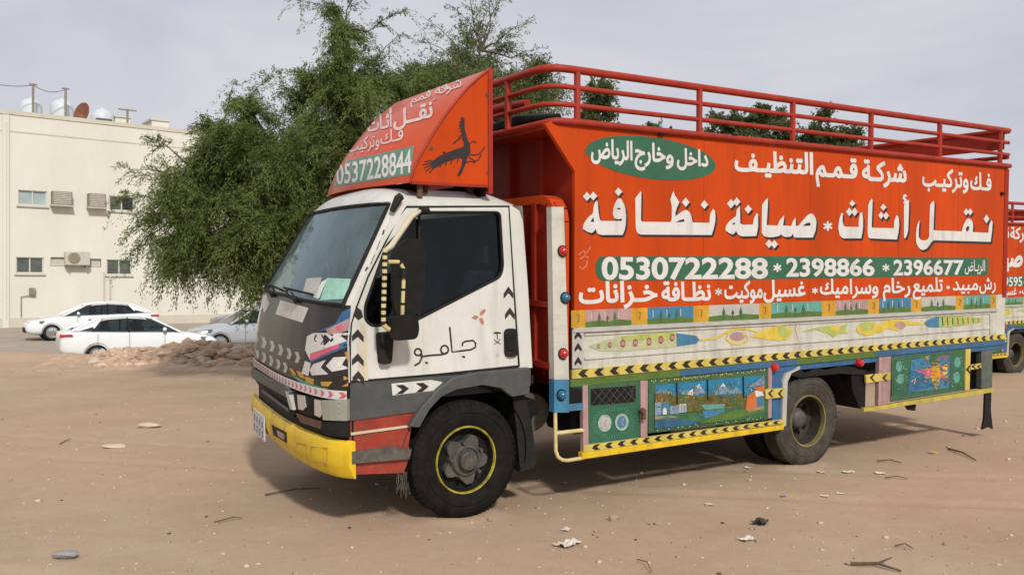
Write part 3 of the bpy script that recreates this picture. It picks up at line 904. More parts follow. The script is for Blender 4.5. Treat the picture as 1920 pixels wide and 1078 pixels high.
for i in range(16):
    x = 746 + i*1.4 + random.uniform(-1, 1); y0 = 884
    yy = 0.04 + 0.006 * i
    fr_.tube([P(x, y0, yy), P(x + random.uniform(-3, 3), y0 + 20, yy + 0.01), P(x + random.uniform(-5, 5), y0 + random.uniform(30, 52), yy + 0.02)], 0.0025, n=4)
fr_.build('hanging_fringe', GRAYP, TRUCK)

# --- wheels
def wheel(cx, cz, yo, R, w, rr, rear, side=1, tmat=TYRE):
    e = bpy.data.objects.new('wheel', None); COL.objects.link(e); e.parent = TRUCK
    e.location = (cx, yo, cz); e.empty_display_size = 0.2
    if side < 0: e.rotation_euler = (0, 0, math.pi)
    t = MB()
    pr = [(rr - 0.005, 0.030), (rr + 0.012, 0.012), (rr + 0.05, 0.002), (rr + 0.075, 0.000), (rr + 0.08, 0.004), (R - 0.075, 0.004), (R - 0.07, 0.0), (R - 0.045, 0.004), (R - 0.02, 0.018), (R - 0.004, 0.032)]
    for k in range(4):
        a = 0.035 + (w - 0.07) * k / 4; b2 = 0.035 + (w - 0.07) * (k + 1) / 4
        pr += [(R, a + 0.004), (R, b2 - 0.008), (R - 0.012, b2 - 0.006), (R - 0.012, b2)]
    pr += [(R, w - 0.034), (R - 0.02, w - 0.018), (R - 0.07, w), (rr + 0.012, w - 0.012), (rr - 0.005, w - 0.03)]
    t.lathe(pr, (0, 0, 0), 'y', n=72)
    nb = 60
    for k in range(nb):                    # shoulder blocks
        a = 2*math.pi*k/nb
        c_, s_ = math.cos(a), math.sin(a)
        def q(r, h, da): return (r*math.cos(a+da), h, r*math.sin(a+da))
        da = 0.032
        t.hexa([q(R-0.03, 0.008, -da), q(R-0.03, 0.008, da), q(R-0.03, 0.05, da), q(R-0.03, 0.05, -da)], [q(R+0.001, 0.030, -da), q(R+0.001, 0.030, da), q(R+0.002, 0.05, da), q(R+0.002, 0.05, -da)])
    t.build('tyre', tmat, e, smooth=True, sharp=30)
    if rear:
        t2 = MB(); t2.lathe([(a, b + w + 0.035) for a, b in pr], (0, 0, 0), 'y', n=48); t2.build('tyre', TYRE, e, smooth=True, sharp=30)  # inner twin gets the darker rubber, standing in for its shade
    r = MB()
    if not rear:
        r.lathe([(rr + 0.004, 0.022), (rr - 0.002, 0.012), (rr - 0.008, 0.014), (rr - 0.012, 0.030)], (0, 0, 0), 'y', mi=0, n=64)
        r.lathe([(rr - 0.012, 0.030), (rr - 0.03, 0.075), (rr - 0.055, 0.085), (0.10, 0.070), (0.0, 0.065)], (0, 0, 0), 'y', mi=1, n=64)
        n = 90
        top = []
        for k in range(n):
            a = 2*math.pi*k/n
            rad = 0.142 + 0.024 * max(-0.8, min(1, 1.2*math.cos(5*a + 0.6)))
            top.append((rad*math.cos(a), 0.034, rad*math.sin(a)))
        r.prism(top, (0, 0.05, 0), 2)
        r.lathe([(0.110, 0.034), (0.10, 0.012), (0.085, 0.008), (0.082, 0.02), (0.066, 0.02), (0.063, -0.018), (0.056, -0.026), (0.0, -0.028)], (0, 0, 0), 'y', mi=2, n=40)
        for k in range(5):
            a = 2*math.pi*(k + 0.5)/5 - 0.12
            r.lathe([(0.0, -0.004), (0.012, -0.004), (0.014, 0.034)], (0.118*math.cos(a), 0.0, 0.118*math.sin(a)), 'y', mi=2, n=8)
        for k in range(8):
            a = 2*math.pi*k/8
            r.lathe([(0.0, -0.032), (0.006, -0.032), (0.007, -0.024)], (0.04*math.cos(a), 0.0, 0.04*math.sin(a)), 'y', mi=2, n=6)
    else:
        r.lathe([(rr + 0.004, 0.022), (rr - 0.002, 0.010), (rr - 0.014, 0.014), (rr - 0.018, 0.05)], (0, 0, 0), 'y', mi=3, n=64)
        r.lathe([(rr - 0.018, 0.05), (rr - 0.024, 0.155), (rr - 0.045, 0.178), (0.085, 0.190)], (0, 0, 0), 'y', mi=4, n=64)
        r.lathe([(0.110, 0.188), (0.105, 0.16), (0.085, 0.125), (0.072, 0.10), (0.060, 0.092), (0.0, 0.09)], (0, 0, 0), 'y', mi=2, n=40)
        for k in range(6):
            a = 2*math.pi*k/6
            r.lathe([(0.0, 0.145), (0.013, 0.145), (0.015, 0.19)], (0.135*math.cos(a), 0.0, 0.135*math.sin(a)), 'y', mi=2, n=8)
            a += 0.5
            r.lathe([(0.0, 0.172), (0.024, 0.172), (0.026, 0.185)], (0.165*math.cos(a), 0.0, 0.165*math.sin(a)), 'y', mi=1, n=14)
    DISC = mat('wheel_disc', (0.030, 0.028, 0.025), 0.75, var=0.4, scale=9, spec=0.2, dust=0.14)
    FLANGE = mat('worn_flange', (0.10, 0.09, 0.06), 0.6, var=0.5, scale=4, dust=0.2, col2=(0.24, 0.20, 0.04))
    RINGY = mat('rim_yellow', (0.20, 0.16, 0.015), 0.5, var=0.5, scale=16, dust=0.2, col2=(0.56, 0.47, 0.03))
    r.build('rim', [RINGY, BLACKM, STEEL, FLANGE, DISC], e, smooth=True, sharp=35)
    return e
gz = lambda x, y: -0.0193 * x - 0.0309 * y            # the ground seen from the tilted truck
wheel(0.062, gz(0, 0) + 0.384, 0.0, 0.387, 0.205, 0.222, False)
wheel(0.062, gz(0, 2.1) + 0.384, 2.1, 0.387, 0.205, 0.222, False, -1)
wheel(3.315, gz(3.3, -.1) + 0.386, -0.085, 0.389, 0.205, 0.222, True, 1, OLDTYRE)
wheel(3.315, gz(3.3, 2.2) + 0.386, 2.20, 0.389, 0.205, 0.222, True, -1, OLDTYRE)
# --- chassis
ch = MB()
for y in (0.56, 1.34): ch.box((-0.6, y, 0.56), (6.2, y + 0.07, 0.76))
for x in (-0.5, 0.9, 2.2, 4.1, 5.2, 6.0): ch.box((x, 0.58, 0.60), (x + 0.08, 1.38, 0.72))
ch.tube([(3.315, 0.35, 0.30), (3.315, 1.65, 0.24)], 0.06); ch.tube([(0.062, 0.2, 0.36), (0.062, 1.75, 0.31)], 0.05)
ch.lathe([(0, -0.15), (0.15, -0.1), (0.18, 0), (0.15, 0.1), (0, 0.15)], (3.315, 0.99, 0.28), 'x', n=16)
ch.tube([(0.6, 1.0, 0.55), (3.2, 1.0, 0.32)], 0.045)
ch.build('chassis', BLACKM, TRUCK)
cr = MB()
for x in np.arange(0.9, 6.2, 0.55): cr.box((x, -0.02, 0.78), (x + 0.07, 2.0, 0.86))
cr.build('floor_bearer', DKRED, TRUCK)
tk = MB()
tk.lathe([(0, 0), (0.13, 0.0), (0.14, 0.02), (0.14, 0.40), (0.13, 0.42), (0, 0.42)], (0.72, 0.22, 0.60), 'y', n=24)
tk.build('air_tank', GRAYP, TRUCK, smooth=True)
tk = MB(); tk.box((0.52, 0.26, 0.46), (0.70, 0.56, 0.80)); tk.tube([(0.56, 0.2, 0.86), (0.58, 0.2, 0.70)], 0.03); tk.tube([(0.62, 0.1, 0.66), (0.62, 0.5, 0.66)], 0.07)
tk.build('battery_box', BLACKM, TRUCK, bevel=0.01)

# --- cargo box
YB = -0.10; BX0, BX1 = 0.845, 6.27; BZ0, BZ1, BZO = 0.865, 2.632, 1.335; YF = 2.25
b = MB()
b.prism([(0.60, YB, 2.60), (0.66, YB, BZ1), (BX1, YB, BZ1), (BX1, YB, BZO), (BX0, YB, BZO), (BX0, YB, 2.30)], (0, 0.035, 0))
side = b.build('side_panel', ORANGE, TRUCK)
side['label'] = 'orange side panel lettered in white Arabic with phone numbers'
b = MB()
b.prism([(0.60, YF, 2.60), (0.66, YF, BZ1), (BX1, YF, BZ1), (BX1, YF, BZ0), (BX0, YF, BZ0), (BX0, YF, 2.30)], (0, -0.035, 0))
b.build('side_panel', ORANGE, TRUCK)
b = MB(); b.box((BX0 + 0.005, YB + 0.04, BZ0), (BX0 + 0.035, YF - 0.04, 2.60)); 
for y in (0.25, 0.70, 1.15, 1.6): b.box((BX0 - 0.03, y, BZ0), (BX0 + 0.006, y + 0.04, 2.58))
b.build('front_wall', DKRED, TRUCK)
b = MB(); b.box((0.62, YB + 0.037, 2.57), (BX1 - 0.05, YF - 0.037, 2.60)); b.build('light_block_roof', DKRED, TRUCK)  # front ledge carried back as an unseen roof, added to block light
b = MB(); b.box((BX1 - 0.04, YB + 0.037, BZ0), (BX1 + 0.0, YF - 0.037, 2.565))
for y in (0.1, 0.9, 1.1, 1.9): b.box((BX1, y, BZ0), (BX1 + 0.03, y + 0.05, 2.55))
b.build('rear_door', DKRED, TRUCK)
b = MB()
b.tube([(0.63, 2.12, 2.615), (0.63, -0.02, 2.615), (0.65, -0.075, 2.622), (0.70, -0.105, 2.628), (0.9, -0.112, 2.63), (BX1 + 0.01, -0.112, 2.63)], 0.024, n=10)
b.build('top_lip', RAILRED, TRUCK, smooth=True)
b = MB(); b.box((BX1 - 0.06, YB - 0.006, 1.30), (BX1 + 0.012, YB + 0.0, 2.60)); b.build('panel_edge', DKRED, TRUCK)
hb = MB()
for (px, py) in ((1110, 232), (1235, 251), (1372, 254)):
    p = P(px, py, YB - 0.02); hb.tube([p, p + Vector((0.05, 0, 0.0))], 0.012, n=6)
p = P(1877, 363, YB - 0.01); hb.tube([p, p + Vector((0.05, 0, 0))], 0.014, n=6)
hb.build('latch', BLACKM, TRUCK)
# roof rails
rt = MB()
zr = [2.985, 2.865, 2.745]
for k, z in enumerate(zr):
    r_ = 0.027 if k == 0 else 0.018
    rt.tube([(0.63, 2.06, z), (0.63, 0.10, z), (0.64, -0.02, z), (0.70, -0.085, z), (0.80, -0.10, z), (BX1, -0.10, z)], r_, n=10)
rt.build('roof_rail', RAILRED, TRUCK, smooth=True)
for px in (1082, 1311, 1486, 1633, 1762, 1876):
    x = P(px, 240, YB).x
    pb = MB(); pb.tube([(x, -0.10, 2.62), (x, -0.10, 2.985)], 0.023, n=8); pb.build('rail_post', RAILRED, TRUCK, smooth=True)
for y in (0.42, 1.3, 2.04):
    pb = MB(); pb.tube([(0.63, y, 2.6), (0.63, y, 2.985)], 0.026, n=8); pb.build('rail_post', RAILRED, TRUCK, smooth=True)
rg = MB(); rg.box((BX1 - 0.02, -0.06, 2.80), (BX1 + 0.0, 2.06, 2.97)); rg.tube([(BX1, -0.1, 2.72), (BX1, 2.06, 2.72)], 0.022); rg.tube([(BX1, -0.1, 2.985), (BX1, 2.06, 2.985)], 0.03)
rg.tube([(BX1, 2.06, 2.6), (BX1, 2.06, 2.985)], 0.026)
rg.build('rear_board', DKRED, TRUCK)
tp = MB()
tp.tube([(0.95, 0.25, 2.72), (0.97, 0.8, 2.76), (1.0, 1.5, 2.73), (1.0, 1.9, 2.70)], [0.03, 0.055, 0.06, 0.03], n=12)
tp.build('rolled_tarpaulin', BLACKM, TRUCK, smooth=True)
tp = MB(); tp.tube([(0.88, 0.55, 2.86), (0.9, 1.0, 2.88), (0.92, 1.5, 2.84)], [0.03, 0.045, 0.03], n=10); tp.build('tied_bundle', DKRED, TRUCK, smooth=True)
# headboard behind the cab with its white post
hbz = 2.11
b = MB(); b.prism([(0.70, y, z) for y, z in rounded([(-0.095, 0.93), (-0.095, hbz), (2.09, hbz), (2.09, 0.93)], 0.14, 6)], (0.02, 0, 0))
for y in (0.14, 0.62, 1.1, 1.6): b.box((0.675, y, 0.95), (0.701, y + 0.045, hbz - 0.02))
for z in (0.95, 1.37): b.box((0.665, -0.06, z), (0.701, 2.0, z + 0.04))
b.build('headboard', DKRED, TRUCK)
b = MB()
arc = [(0.74, -0.075, 0.93), (0.74, -0.075, hbz - 0.16), (0.74, -0.055, hbz - 0.08), (0.74, 0.0, hbz - 0.02), (0.74, 0.08, hbz), (0.74, 2.0, hbz)]
for i in range(len(arc) - 1):
    a, c = Vector(arc[i]), Vector(arc[i+1])
    n = (c - a).cross(Vector((1, 0, 0))).normalized() * 0.03
    b.hexa([a - n + Vector((-0.055, 0, 0)), a + n + Vector((-0.055, 0, 0)), a + n + Vector((0.055, 0, 0)), a - n + Vector((0.055, 0, 0))],
           [c - n + Vector((-0.055, 0, 0)), c + n + Vector((-0.055, 0, 0)), c + n + Vector((0.055, 0, 0)), c - n + Vector((0.055, 0, 0))])
b.build('headboard_frame', ORANGE, TRUCK)
post = slab('corner_post', [(1034, 388), (1057, 388), (1067, 711), (1039, 711)], YB - 0.012, 0.06, BOARD, TRUCK)
slab('post_foot', [(1039, 711), (1067, 711), (1067, 773), (1039, 773)], YB - 0.012, 0.06, SKYB, post)
for (px, py, m) in ((1054, 471, REDL), (1059, 558, BLUEL), (1055, 663, REDL), (1052, 740, BLUEL)):
    b = MB(); c = P(px, py, YB - 0.012)
    b.lathe([(0.0, -0.045), (0.016, -0.042), (0.028, -0.028), (0.033, -0.01), (0.034, 0.002)], c, 'y', n=16)
    lt = b.build('marker_light', m, TRUCK, smooth=True)
    b = MB(); b.lathe([(0.034, -0.008), (0.040, -0.008), (0.040, 0.004)], c, 'y', n=16); b.build('light_ring', RUBBER, lt, smooth=True)

d = Paint()
JOINT = mat('joint_orange', (0.33, 0.034, 0.005), 0.6, var=0.2, spec=0.2)
for x in (2.05, 3.26, 4.47, 5.40):
    d.it.append(([(x, 1.345), (x + 0.006, 1.345), (x + 0.006, 2.60), (x, 2.60)], [(0, 1, 2, 3)], JOINT, 0.4))
rr_ = random.Random(3)
for k in range(46):                         # chips and rust runs
    x = rr_.uniform(0.9, 6.2); z = rr_.choice([rr_.uniform(2.45, 2.6), rr_.uniform(1.36, 2.6)]); h = rr_.uniform(0.01, 0.09); w_ = rr_.uniform(0.003, 0.008)
    d.it.append(([(x, z), (x + w_, z + 0.004), (x + w_ * .6, z - h), (x + w_ * .3, z - h * 1.2)], [(0, 1, 2, 3)], rr_.choice([JOINT, JOINT, RUSTY]), 0.6))
d.build('sheet_joint', side, lambda a, b, o: Vector((a, YB - 0.0006 - o * .4, b)))
# --- lettering of the side
SP = lambda a, b, o: P(a, b, YB - 0.001 - o)
OFS = (3.0, 4.2, LETK)
def big_word(d, Z, outer, holes, dots):
    o = Z(outer); hs = [Z(h) for h in holes]
    sh = lambda pts: [(x + OFS[0], y + OFS[1]) for x, y in pts]
    d.poly(sh(o), LETK, 1.0, [sh(h) for h in hs]); d.poly(o, LETW, 2.0, hs)
    for i, (x, y, rx, ry) in enumerate(dots):
        q = Z([(x, y - ry), (x + rx*0.5, y - ry*0.45), (x + rx, y), (x + rx*0.5, y + ry*0.5), (x, y + ry), (x - rx*0.5, y + ry*0.5), (x - rx, y), (x - rx*0.5, y - ry*0.45)])
        d.poly(sh(q), LETK, 1.1 + 0.1*i); d.poly(q, LETW, 2.1 + 0.1*i)
d = Paint()
A = zoom(1080, 340, 0.145833); B_ = zoom(1350, 350, 0.145833); C_ = zoom(1600, 350, 0.145833)
big_word(d, A, [(85,610),(92,570),(110,530),(150,470),(190,435),(215,415),(222,370),(225,330),(240,280),(265,245),(278,275),(282,300),(290,400),(300,460),(310,500),(335,510),(590,510),(590,480),(540,490),(490,475),(473,420),(478,360),(490,310),(508,270),(525,240),(555,215),(580,230),(600,260),(620,300),(635,350),(645,450),(640,560),(625,630),(600,690),(330,690),(290,680),(270,660),(250,610),(230,645),(200,665),(150,650)],
         [[(185,520),(205,490),(225,460),(235,525)], [(525,360),(535,345),(550,340),(568,347),(575,368),(550,362)]], [(140,195,54,58),(222,190,52,58),(545,135,50,56)])
big_word(d, A, [(768,600),(765,520),(762,220),(790,180),(835,125),(840,200),(835,500),(850,520),(1210,525),(1225,500),(1230,470),(1230,320),(1212,235),(1250,125),(1262,155),(1275,185),(1330,270),(1315,305),(1300,330),(1280,400),(1275,450),(1340,405),(1375,380),(1410,370),(1438,378),(1460,400),(1478,435),(1490,480),(1500,530),(1715,535),(1718,480),(1725,420),(1760,355),(1785,380),(1793,450),(1790,520),(1770,610),(1745,690),(830,685),(800,672),(780,650)],
         [[(1280,530),(1330,500),(1390,485),(1395,520)]], [(1410,270,50,62),(1650,300,50,58)])
big_word(d, B_, [(68,560),(75,520),(85,490),(115,450),(150,420),(205,380),(215,300),(250,245),(256,285),(258,330),(260,470),(290,490),(420,490),(428,450),(435,410),(470,340),(485,355),(490,370),(490,520),(480,580),(465,635),(290,640),(255,630),(230,610),(205,570),(190,595),(165,615),(120,600)],
         [[(150,485),(190,455),(190,490)]], [(140,220,52,62),(215,195,48,58),(362,290,48,58)])
big_word(d, B_, [(535,590),(540,240),(570,190),(612,145),(616,190),(615,250),(600,495),(740,500),(752,465),(770,430),(822,370),(822,400),(820,440),(810,500),(915,505),(930,465),(940,440),(968,400),(975,450),(975,505),(1010,500),(1060,440),(1120,370),(1150,352),(1175,345),(1200,360),(1220,390),(1235,425),(1240,460),(1230,560),(1195,655),(960,655),(945,635),(935,600),(925,625),(910,640),(870,647),(830,645),(800,630),(785,610),(765,630),(740,640),(680,650),(620,650),(585,643),(560,630)],
         [[(1060,505),(1085,488),(1110,470),(1140,462),(1165,470),(1160,505)]], [(630,735,50,56),(698,740,48,56)])
big_word(d, B_, [(1520,540),(1530,430),(1560,340),(1580,340),(1575,440),(1590,500),(1610,515),(1780,520),(1785,430),(1800,340),(1825,330),(1840,400),(1840,520),(1830,600),(1815,665),(1590,665),(1560,650),(1540,630)], [], [(1700,215,40,42),(1662,325,44,56),(1730,325,44,56)])
big_word(d, C_, [(183,560),(190,240),(210,190),(235,150),(248,180),(240,400),(235,520),(250,530),(520,535),(525,440),(555,365),(575,380),(585,410),(590,500),(580,590),(560,680),(210,665),(193,650),(185,620)], [], [(385,265,40,46),(355,370,36,50),(420,375,38,50)])
big_word(d, C_, [(650,660),(650,260),(665,200),(690,180),(715,170),(715,300),(705,560),(690,620),(668,665)], [], [])
d.poly(C_([(632,150),(640,115),(662,95),(688,112),(692,128),(668,130),(664,148),(690,168),(650,222),(640,215),(655,180)]), LETW, 2.2)
big_word(d, C_, [(805,680),(805,600),(812,540),(825,480),(850,430),(848,480),(842,560),(840,640),(855,672),(880,690),(920,692),(950,680),(968,660),(975,640),(975,560),(985,240),(1010,200),(1035,180),(1042,230),(1040,300),(1030,560),(1080,565),(1395,575),(1402,540),(1410,510),(1430,465),(1450,430),(1470,412),(1490,410),(1512,425),(1530,450),(1540,490),(1540,520),(1535,585),(1735,595),(1740,540),(1750,480),(1775,430),(1790,460),(1785,560),(1765,710),(1040,690),(1018,700),(1000,720),(978,755),(950,790),(920,808),(890,815),(862,805),(840,780),(820,750),(810,720)],
         [[(1445,545),(1460,515),(1475,505),(1488,515),(1490,530),(1482,560),(1470,580),(1452,572)]], [(1450,325,36,46),(1502,325,34,46),(1712,415,38,60)])
def star(d, x, y, r, m, layer=2):
    for k in range(3):
        a = math.pi * k / 3 + 0.5
        d.stroke([(x - r*math.cos(a), y - r*math.sin(a)), (x + r*math.cos(a), y + r*math.sin(a))], r*0.42, m, layer + 0.1*k)
star(d, 1552, 424, 9, LETW)
d.build('main_lettering', side, SP)
d = Paint()
d.ell((1220.5, 296.5), (121, 11), (-12, -40.5), GREEN, 1, 48)
d.text('الرياض', LETW, 1108, 295, 35, 1186, 300, 34, bold=0.030)
d.text('خارج', LETW, 1190, 300, 33, 1248, 304, 33, bold=0.030)
d.text('و', LETW, 1248, 306, 32, 1263, 306.5, 32, bold=0.030)
d.text('داخل', LETW, 1269, 308, 30, 1328, 312, 29, bold=0.030)
d.build('oval_sign', side, SP)
d = Paint()
d.text('التنظيـف', LETW, 1377, 319, 35, 1525, 326, 38, bold=0.038)
d.text('قـمـم', LETW, 1529, 329, 36, 1608, 334, 35, bold=0.038)
d.text('شركـة', LETW, 1616, 337, 36, 1700, 341, 34, bold=0.038)
d.text('وتركيـب', LETW, 1729, 348, 33, 1816, 352, 32, bold=0.030)
d.text('فـك', LETW, 1819, 354, 31, 1859, 357, 30, bold=0.030)
d.build('heading_lettering', side, SP)
d = Paint()
d.poly([(1122, 484), (1126, 481), (1480, 480.5), (1851, 483), (1854, 487), (1853, 513), (1850, 516), (1480, 523), (1132, 527), (1122, 522), (1117, 511), (1116, 496)], GREEN, 1)
d.text('0530722288', LETW, 1128, 526, 45, 1440, 523.5, 40, bold=0.032, mode='bbox')
star(d, 1457.5, 502, 8, LETW)
d.text('2398866', LETW, 1474, 520, 37, 1640, 518, 33, bold=0.03, mode='bbox')
star(d, 1661, 502, 7, LETW)
d.text('2396677', LETW, 1675, 517.5, 31, 1807, 516, 29, bold=0.028, mode='bbox')
d.text('الريـاض', LETW, 1809, 508, 20, 1847, 508, 20, bold=0.012)
d.build('phone_band', side, SP)
def bottom_line(d):
    d.text('خـزانات', LETW, 1085, 568, 38, 1233, 563, 36, bold=0.034)
    d.text('نظـافة', LETW, 1240, 563.5, 34, 1333, 562, 32, bold=0.034)
    star(d, 1347, 547, 7, LETW)
    d.text('موكيت', LETW, 1358, 559, 32, 1430, 558, 31, bold=0.030)
    d.text('غسيل', LETW, 1431, 557, 31, 1511, 554, 28, bold=0.030)
    star(d, 1528, 545, 6, LETW)
    d.text('وسراميك', LETW, 1537, 551, 27, 1647, 550, 27, bold=0.028)
    d.text('رخام', LETW, 1655, 549, 27, 1707, 549, 26, bold=0.028)
    d.text('تلميع', LETW, 1711, 547, 26, 1768, 546, 25, bold=0.028)
    star(d, 1777.5, 539, 4, LETW)
    d.text('مبيد', LETW, 1786, 544, 24, 1834, 543.5, 24, bold=0.022)
    d.text('رش', LETW, 1836, 543, 24, 1867, 542, 24, bold=0.022)
d = Paint(); bottom_line(d); d.build('service_lettering', side, SP)
d = Paint()
FADED = mat('faded_pink_ink', (0.66, 0.20, 0.12), 0.6, var=0.2)
for pts in ([(1085, 478), (1094, 470), (1100, 474), (1108, 462)], [(1088, 486), (1096, 480), (1104, 484)], [(1086, 500), (1092, 505), (1100, 498), (1101, 488)], [(1096, 470), (1097, 478)]):
    d.stroke(pts, 1.8, FADED, 1)
d.build('signature_scribble', side, SP)

# --- painted drop side under the orange panel
b = MB()
b.box((BX0 - 0.005, YB, BZ0 + 0.055), (BX1, YB + 0.035, BZO - 0.004))
drop = b.build('drop_side', BOARD, TRUCK)
drop['label'] = 'white drop side board painted with a floral chain'
ledge = MB()
ledge.prism([P(1073, 616, YB), P(1868, 578, YB), P(1868, 583, YB), P(1073, 623, YB)], (0, -0.020, 0))
ledge.build('ledge', PALEGRAY, drop)
ledge = MB()
for (a, c, e, f) in (((1095, 626), (1856, 586), (1856, 588), (1095, 629)), ((1095, 671), (1856, 614), (1856, 616.5), (1095, 674))):
    ledge.prism([P(*q, YB) for q in (a, c, e, f)], (0, -0.010, 0))
ledge.prism([P(*q, YB) for q in ((1855, 588), (1866, 586), (1866, 624), (1855, 628))], (0, -0.010, 0))
ledge.build('panel_rib', BOARD, drop)
def ytop(x): return 582 + (x - 1071) * (552 - 582) / 797.0
def ybot(x): return 614.5 + (x - 1071) * (577 - 614.5) / 797.0
d = Paint()
cells = [(1071, 1098, 'y'), (1098, 1184, PINK), (1184, 1214, 'y'), (1214, 1300, SKYB), (1300, 1329, 'y'), (1329, 1423, PALEGRAY), (1423, 1446, 'y'), (1446, 1541, TEAL), (1541, 1567, 'y'), (1567, 1628, PINK), (1628, 1648, 'y'),
         (1648, 1708, SKYB), (1708, 1728, 'y'), (1728, 1792, PALEGRAY), (1792, 1807, 'y'), (1807, 1857, TEAL), (1857, 1868, 'y')]
for x0, x1, m in cells:
    q = lambda x, t: (x, lerp(ytop(x), ybot(x), t))
    if m == 'y':
        d.poly([q(x0, 0), q(x1, 0), q(x1, 1), q(x0, 1)], OCHRE, 1)
        xm = (x0 + x1) / 2
        d.stroke([q(xm - 3, .25), q(xm + 2, .3), q(xm, .7)], 1.6, BROWNP, 2)
    else:
        d.poly([q(x0, 0), q(x1, 0), q(x1, .82), q(x0, .82)], m, 1)
        d.poly([q(x0, .72), q((x0*2+x1)/3, .62), q((x0+x1)/2, .74), q((x0+2*x1)/3, .62), q(x1, .72), q(x1, 1), q(x0, 1)], GRASSY, 2)
        for k, t in enumerate((.30, .48, .64)):
            xm = lerp(x0, x1, t); hgt = .16 if k != 1 else .34; wd = (x1 - x0) * .035
            d.poly([q(xm, hgt), q(xm + wd, .55), q(xm + wd*.4, .62), q(xm + wd*.3, .9), q(xm - wd*.3, .9), q(xm - wd*.4, .62), q(xm - wd, .55)], DKGREEN, 3)
        for k in range(3):
            xm = lerp(x0, x1, .12 + .3*k); d.stroke([q(xm, .15), q(xm + .5, .6)], 1.0, LETW, 2.5)
d.build('painted_band', drop, SP)
d = Paint()
V = zoom(1060, 460, 0.2227); V2 = zoom(1460, 460, 0.2396)
d.poly(V([(190, 850), (330, 800), (470, 765), (900, 725), (940, 740), (945, 850), (880, 860), (500, 890), (300, 890)]), mat('pale_leaf', (0.40, 0.42, 0.24), 0.55, var=0.2, scale=16), 1)
d.poly(V([(470, 765), (900, 725), (930, 745), (935, 790), (480, 800)]), LEAFY, 1.5)
for x, y, r in ((280, 850, 18), (375, 838, 24), (485, 825, 34), (590, 820, 34), (705, 810, 34), (805, 795, 34), (900, 775, 32)):
    d.ell(V([(x, y)])[0], (r*.2227*.62, 0), (0, r*.2227), MAROON, 2); d.ell(V([(x, y)])[0], (r*.10, 0), (0, r*.12), PINK, 3)
d.poly(V([(935, 738), (1100, 760), (1130, 795), (1105, 825), (940, 850)]), SKYB, 2)
sw_ = 3.6
d.stroke(V([(1130, 795), (1220, 790), (1300, 765), (1380, 720), (1450, 700), (1540, 705), (1620, 730), (1700, 770)]), sw_, SWIRL, 2)
d.stroke(V([(1375, 730), (1360, 790), (1400, 825), (1480, 830), (1540, 800), (1530, 755), (1490, 745)]), sw_, SWIRL, 2.3)
d.ell(V([(1450, 765)])[0], (14, 0), (0, 8), PINK, 1.7)
d.poly(V([(1560, 770), (1650, 720), (1700, 700), (1760, 690), (1760, 800), (1680, 790)]), SWIRL, 1.9)
d.ell(V([(1800, 735)])[0], (18, -1), (0, 15), SWIRL, 2.5); d.ell(V([(1830, 725)])[0], (9, 0), (0, 11), LEAFY, 3)
d.ell(V2([(40, 685)])[0], (16, 0), (0, 13), SWIRL, 2.6); d.ell(V2([(45, 685)])[0], (9, 0), (0, 9), LEAFY, 3.1)
d.stroke(V2([(150, 610), (140, 660), (160, 745)]), 3, CREAMP, 2)
d.poly(V2([(175, 680), (260, 650), (380, 630), (470, 640), (545, 610), (520, 660), (545, 690), (480, 690), (430, 720), (390, 690), (300, 660)]), LEAFY, 2)
d.ell(V2([(440, 650)])[0], (10, 0), (0, 5), SWIRL, 2.4)
d.ell(V2([(700, 650)])[0], (22, -1), (0, 13), SWIRL, 2); d.ell(V2([(690, 635)])[0], (13, 0), (0, 9), LEAFY, 2.5)
d.poly(V2([(770, 640), (830, 590), (930, 570), (1000, 590), (1140, 605), (1140, 620), (1010, 625), (930, 670), (850, 650), (780, 690)]), SWIRL, 2.2)
d.ell(V2([(950, 625)])[0], (11, 0), (0, 7), PINK, 2.6)
d.poly(V2([(1140, 605), (1180, 575), (1255, 560), (1255, 640), (1180, 640), (1145, 620)]), SKYB, 2)
d.poly(V2([(1255, 560), (1400, 548), (1590, 570), (1590, 600), (1420, 630), (1255, 640)]), LEAFY, 1.6)
for k in range(8):
    x = 1280 + k*40; d.stroke(V2([(x, 562 + k*1.2), (x + 5, 630 - k*4)]), 2.6 - k*.15, MAROON if k % 2 else DKGREEN, 2 + .1*k)
d.build('floral_painting', drop, lambda a, b, o: P(a, b, YB - 0.001 - o))
d = Paint()
d.poly([(1073, 618), (1094, 617), (1094, 690), (1073, 691)], PALEGRAY, 1)
for y in (628, 651, 677):
    d.poly([(1084, y - 9), (1091, y + 3), (1090, y + 8), (1084, y + 2), (1078, y + 9), (1077, y + 3)], LETK, 2)
d.build('arrow_marks', drop, lambda a, b, o: P(a, b, YB - 0.012 - o))
# chevron strip
def chevrons(name, parent, x0, x1, zb0, zt0, zb1, zt1, y, pitch, first, m0=LYEL, m1=LETK):
    b = MB()
    zb = lambda x: lerp(zb0, zb1, (x-x0)/(x1-x0)); zt = lambda x: lerp(zt0, zt1, (x-x0)/(x1-x0))
    b.prism([(x0, y, zb(x0)), (x1, y, zb(x1)), (x1, y, zt(x1)), (x0, y, zt(x0))], (0, 0.02, 0), 0)
    x = first
    while x < x1 - pitch * 0.3:
        h0, h1 = zb(x) + 0.004, zt(x) - 0.004; zm = (h0 + h1) / 2; w = pitch * 0.40; t = pitch * 0.26
        b.add([(x, y - 0.0015, h1), (x + w, y - 0.0015, h1), (x + w - t, y - 0.0015, zm), (x + w, y - 0.0015, h0), (x, y - 0.0015, h0), (x - t, y - 0.0015, zm)], [(0, 5, 2, 1), (5, 4, 3, 2)], 1)
        x += pitch
    return b.build(name, [m0, m1], parent)
xa = P(1172.5, 690, YB).x; xb = P(1400.7, 671, YB).x
pitch = (xb - xa) / 9
z0, z1 = P(1071, 710, YB).z, P(1071, 693, YB).z
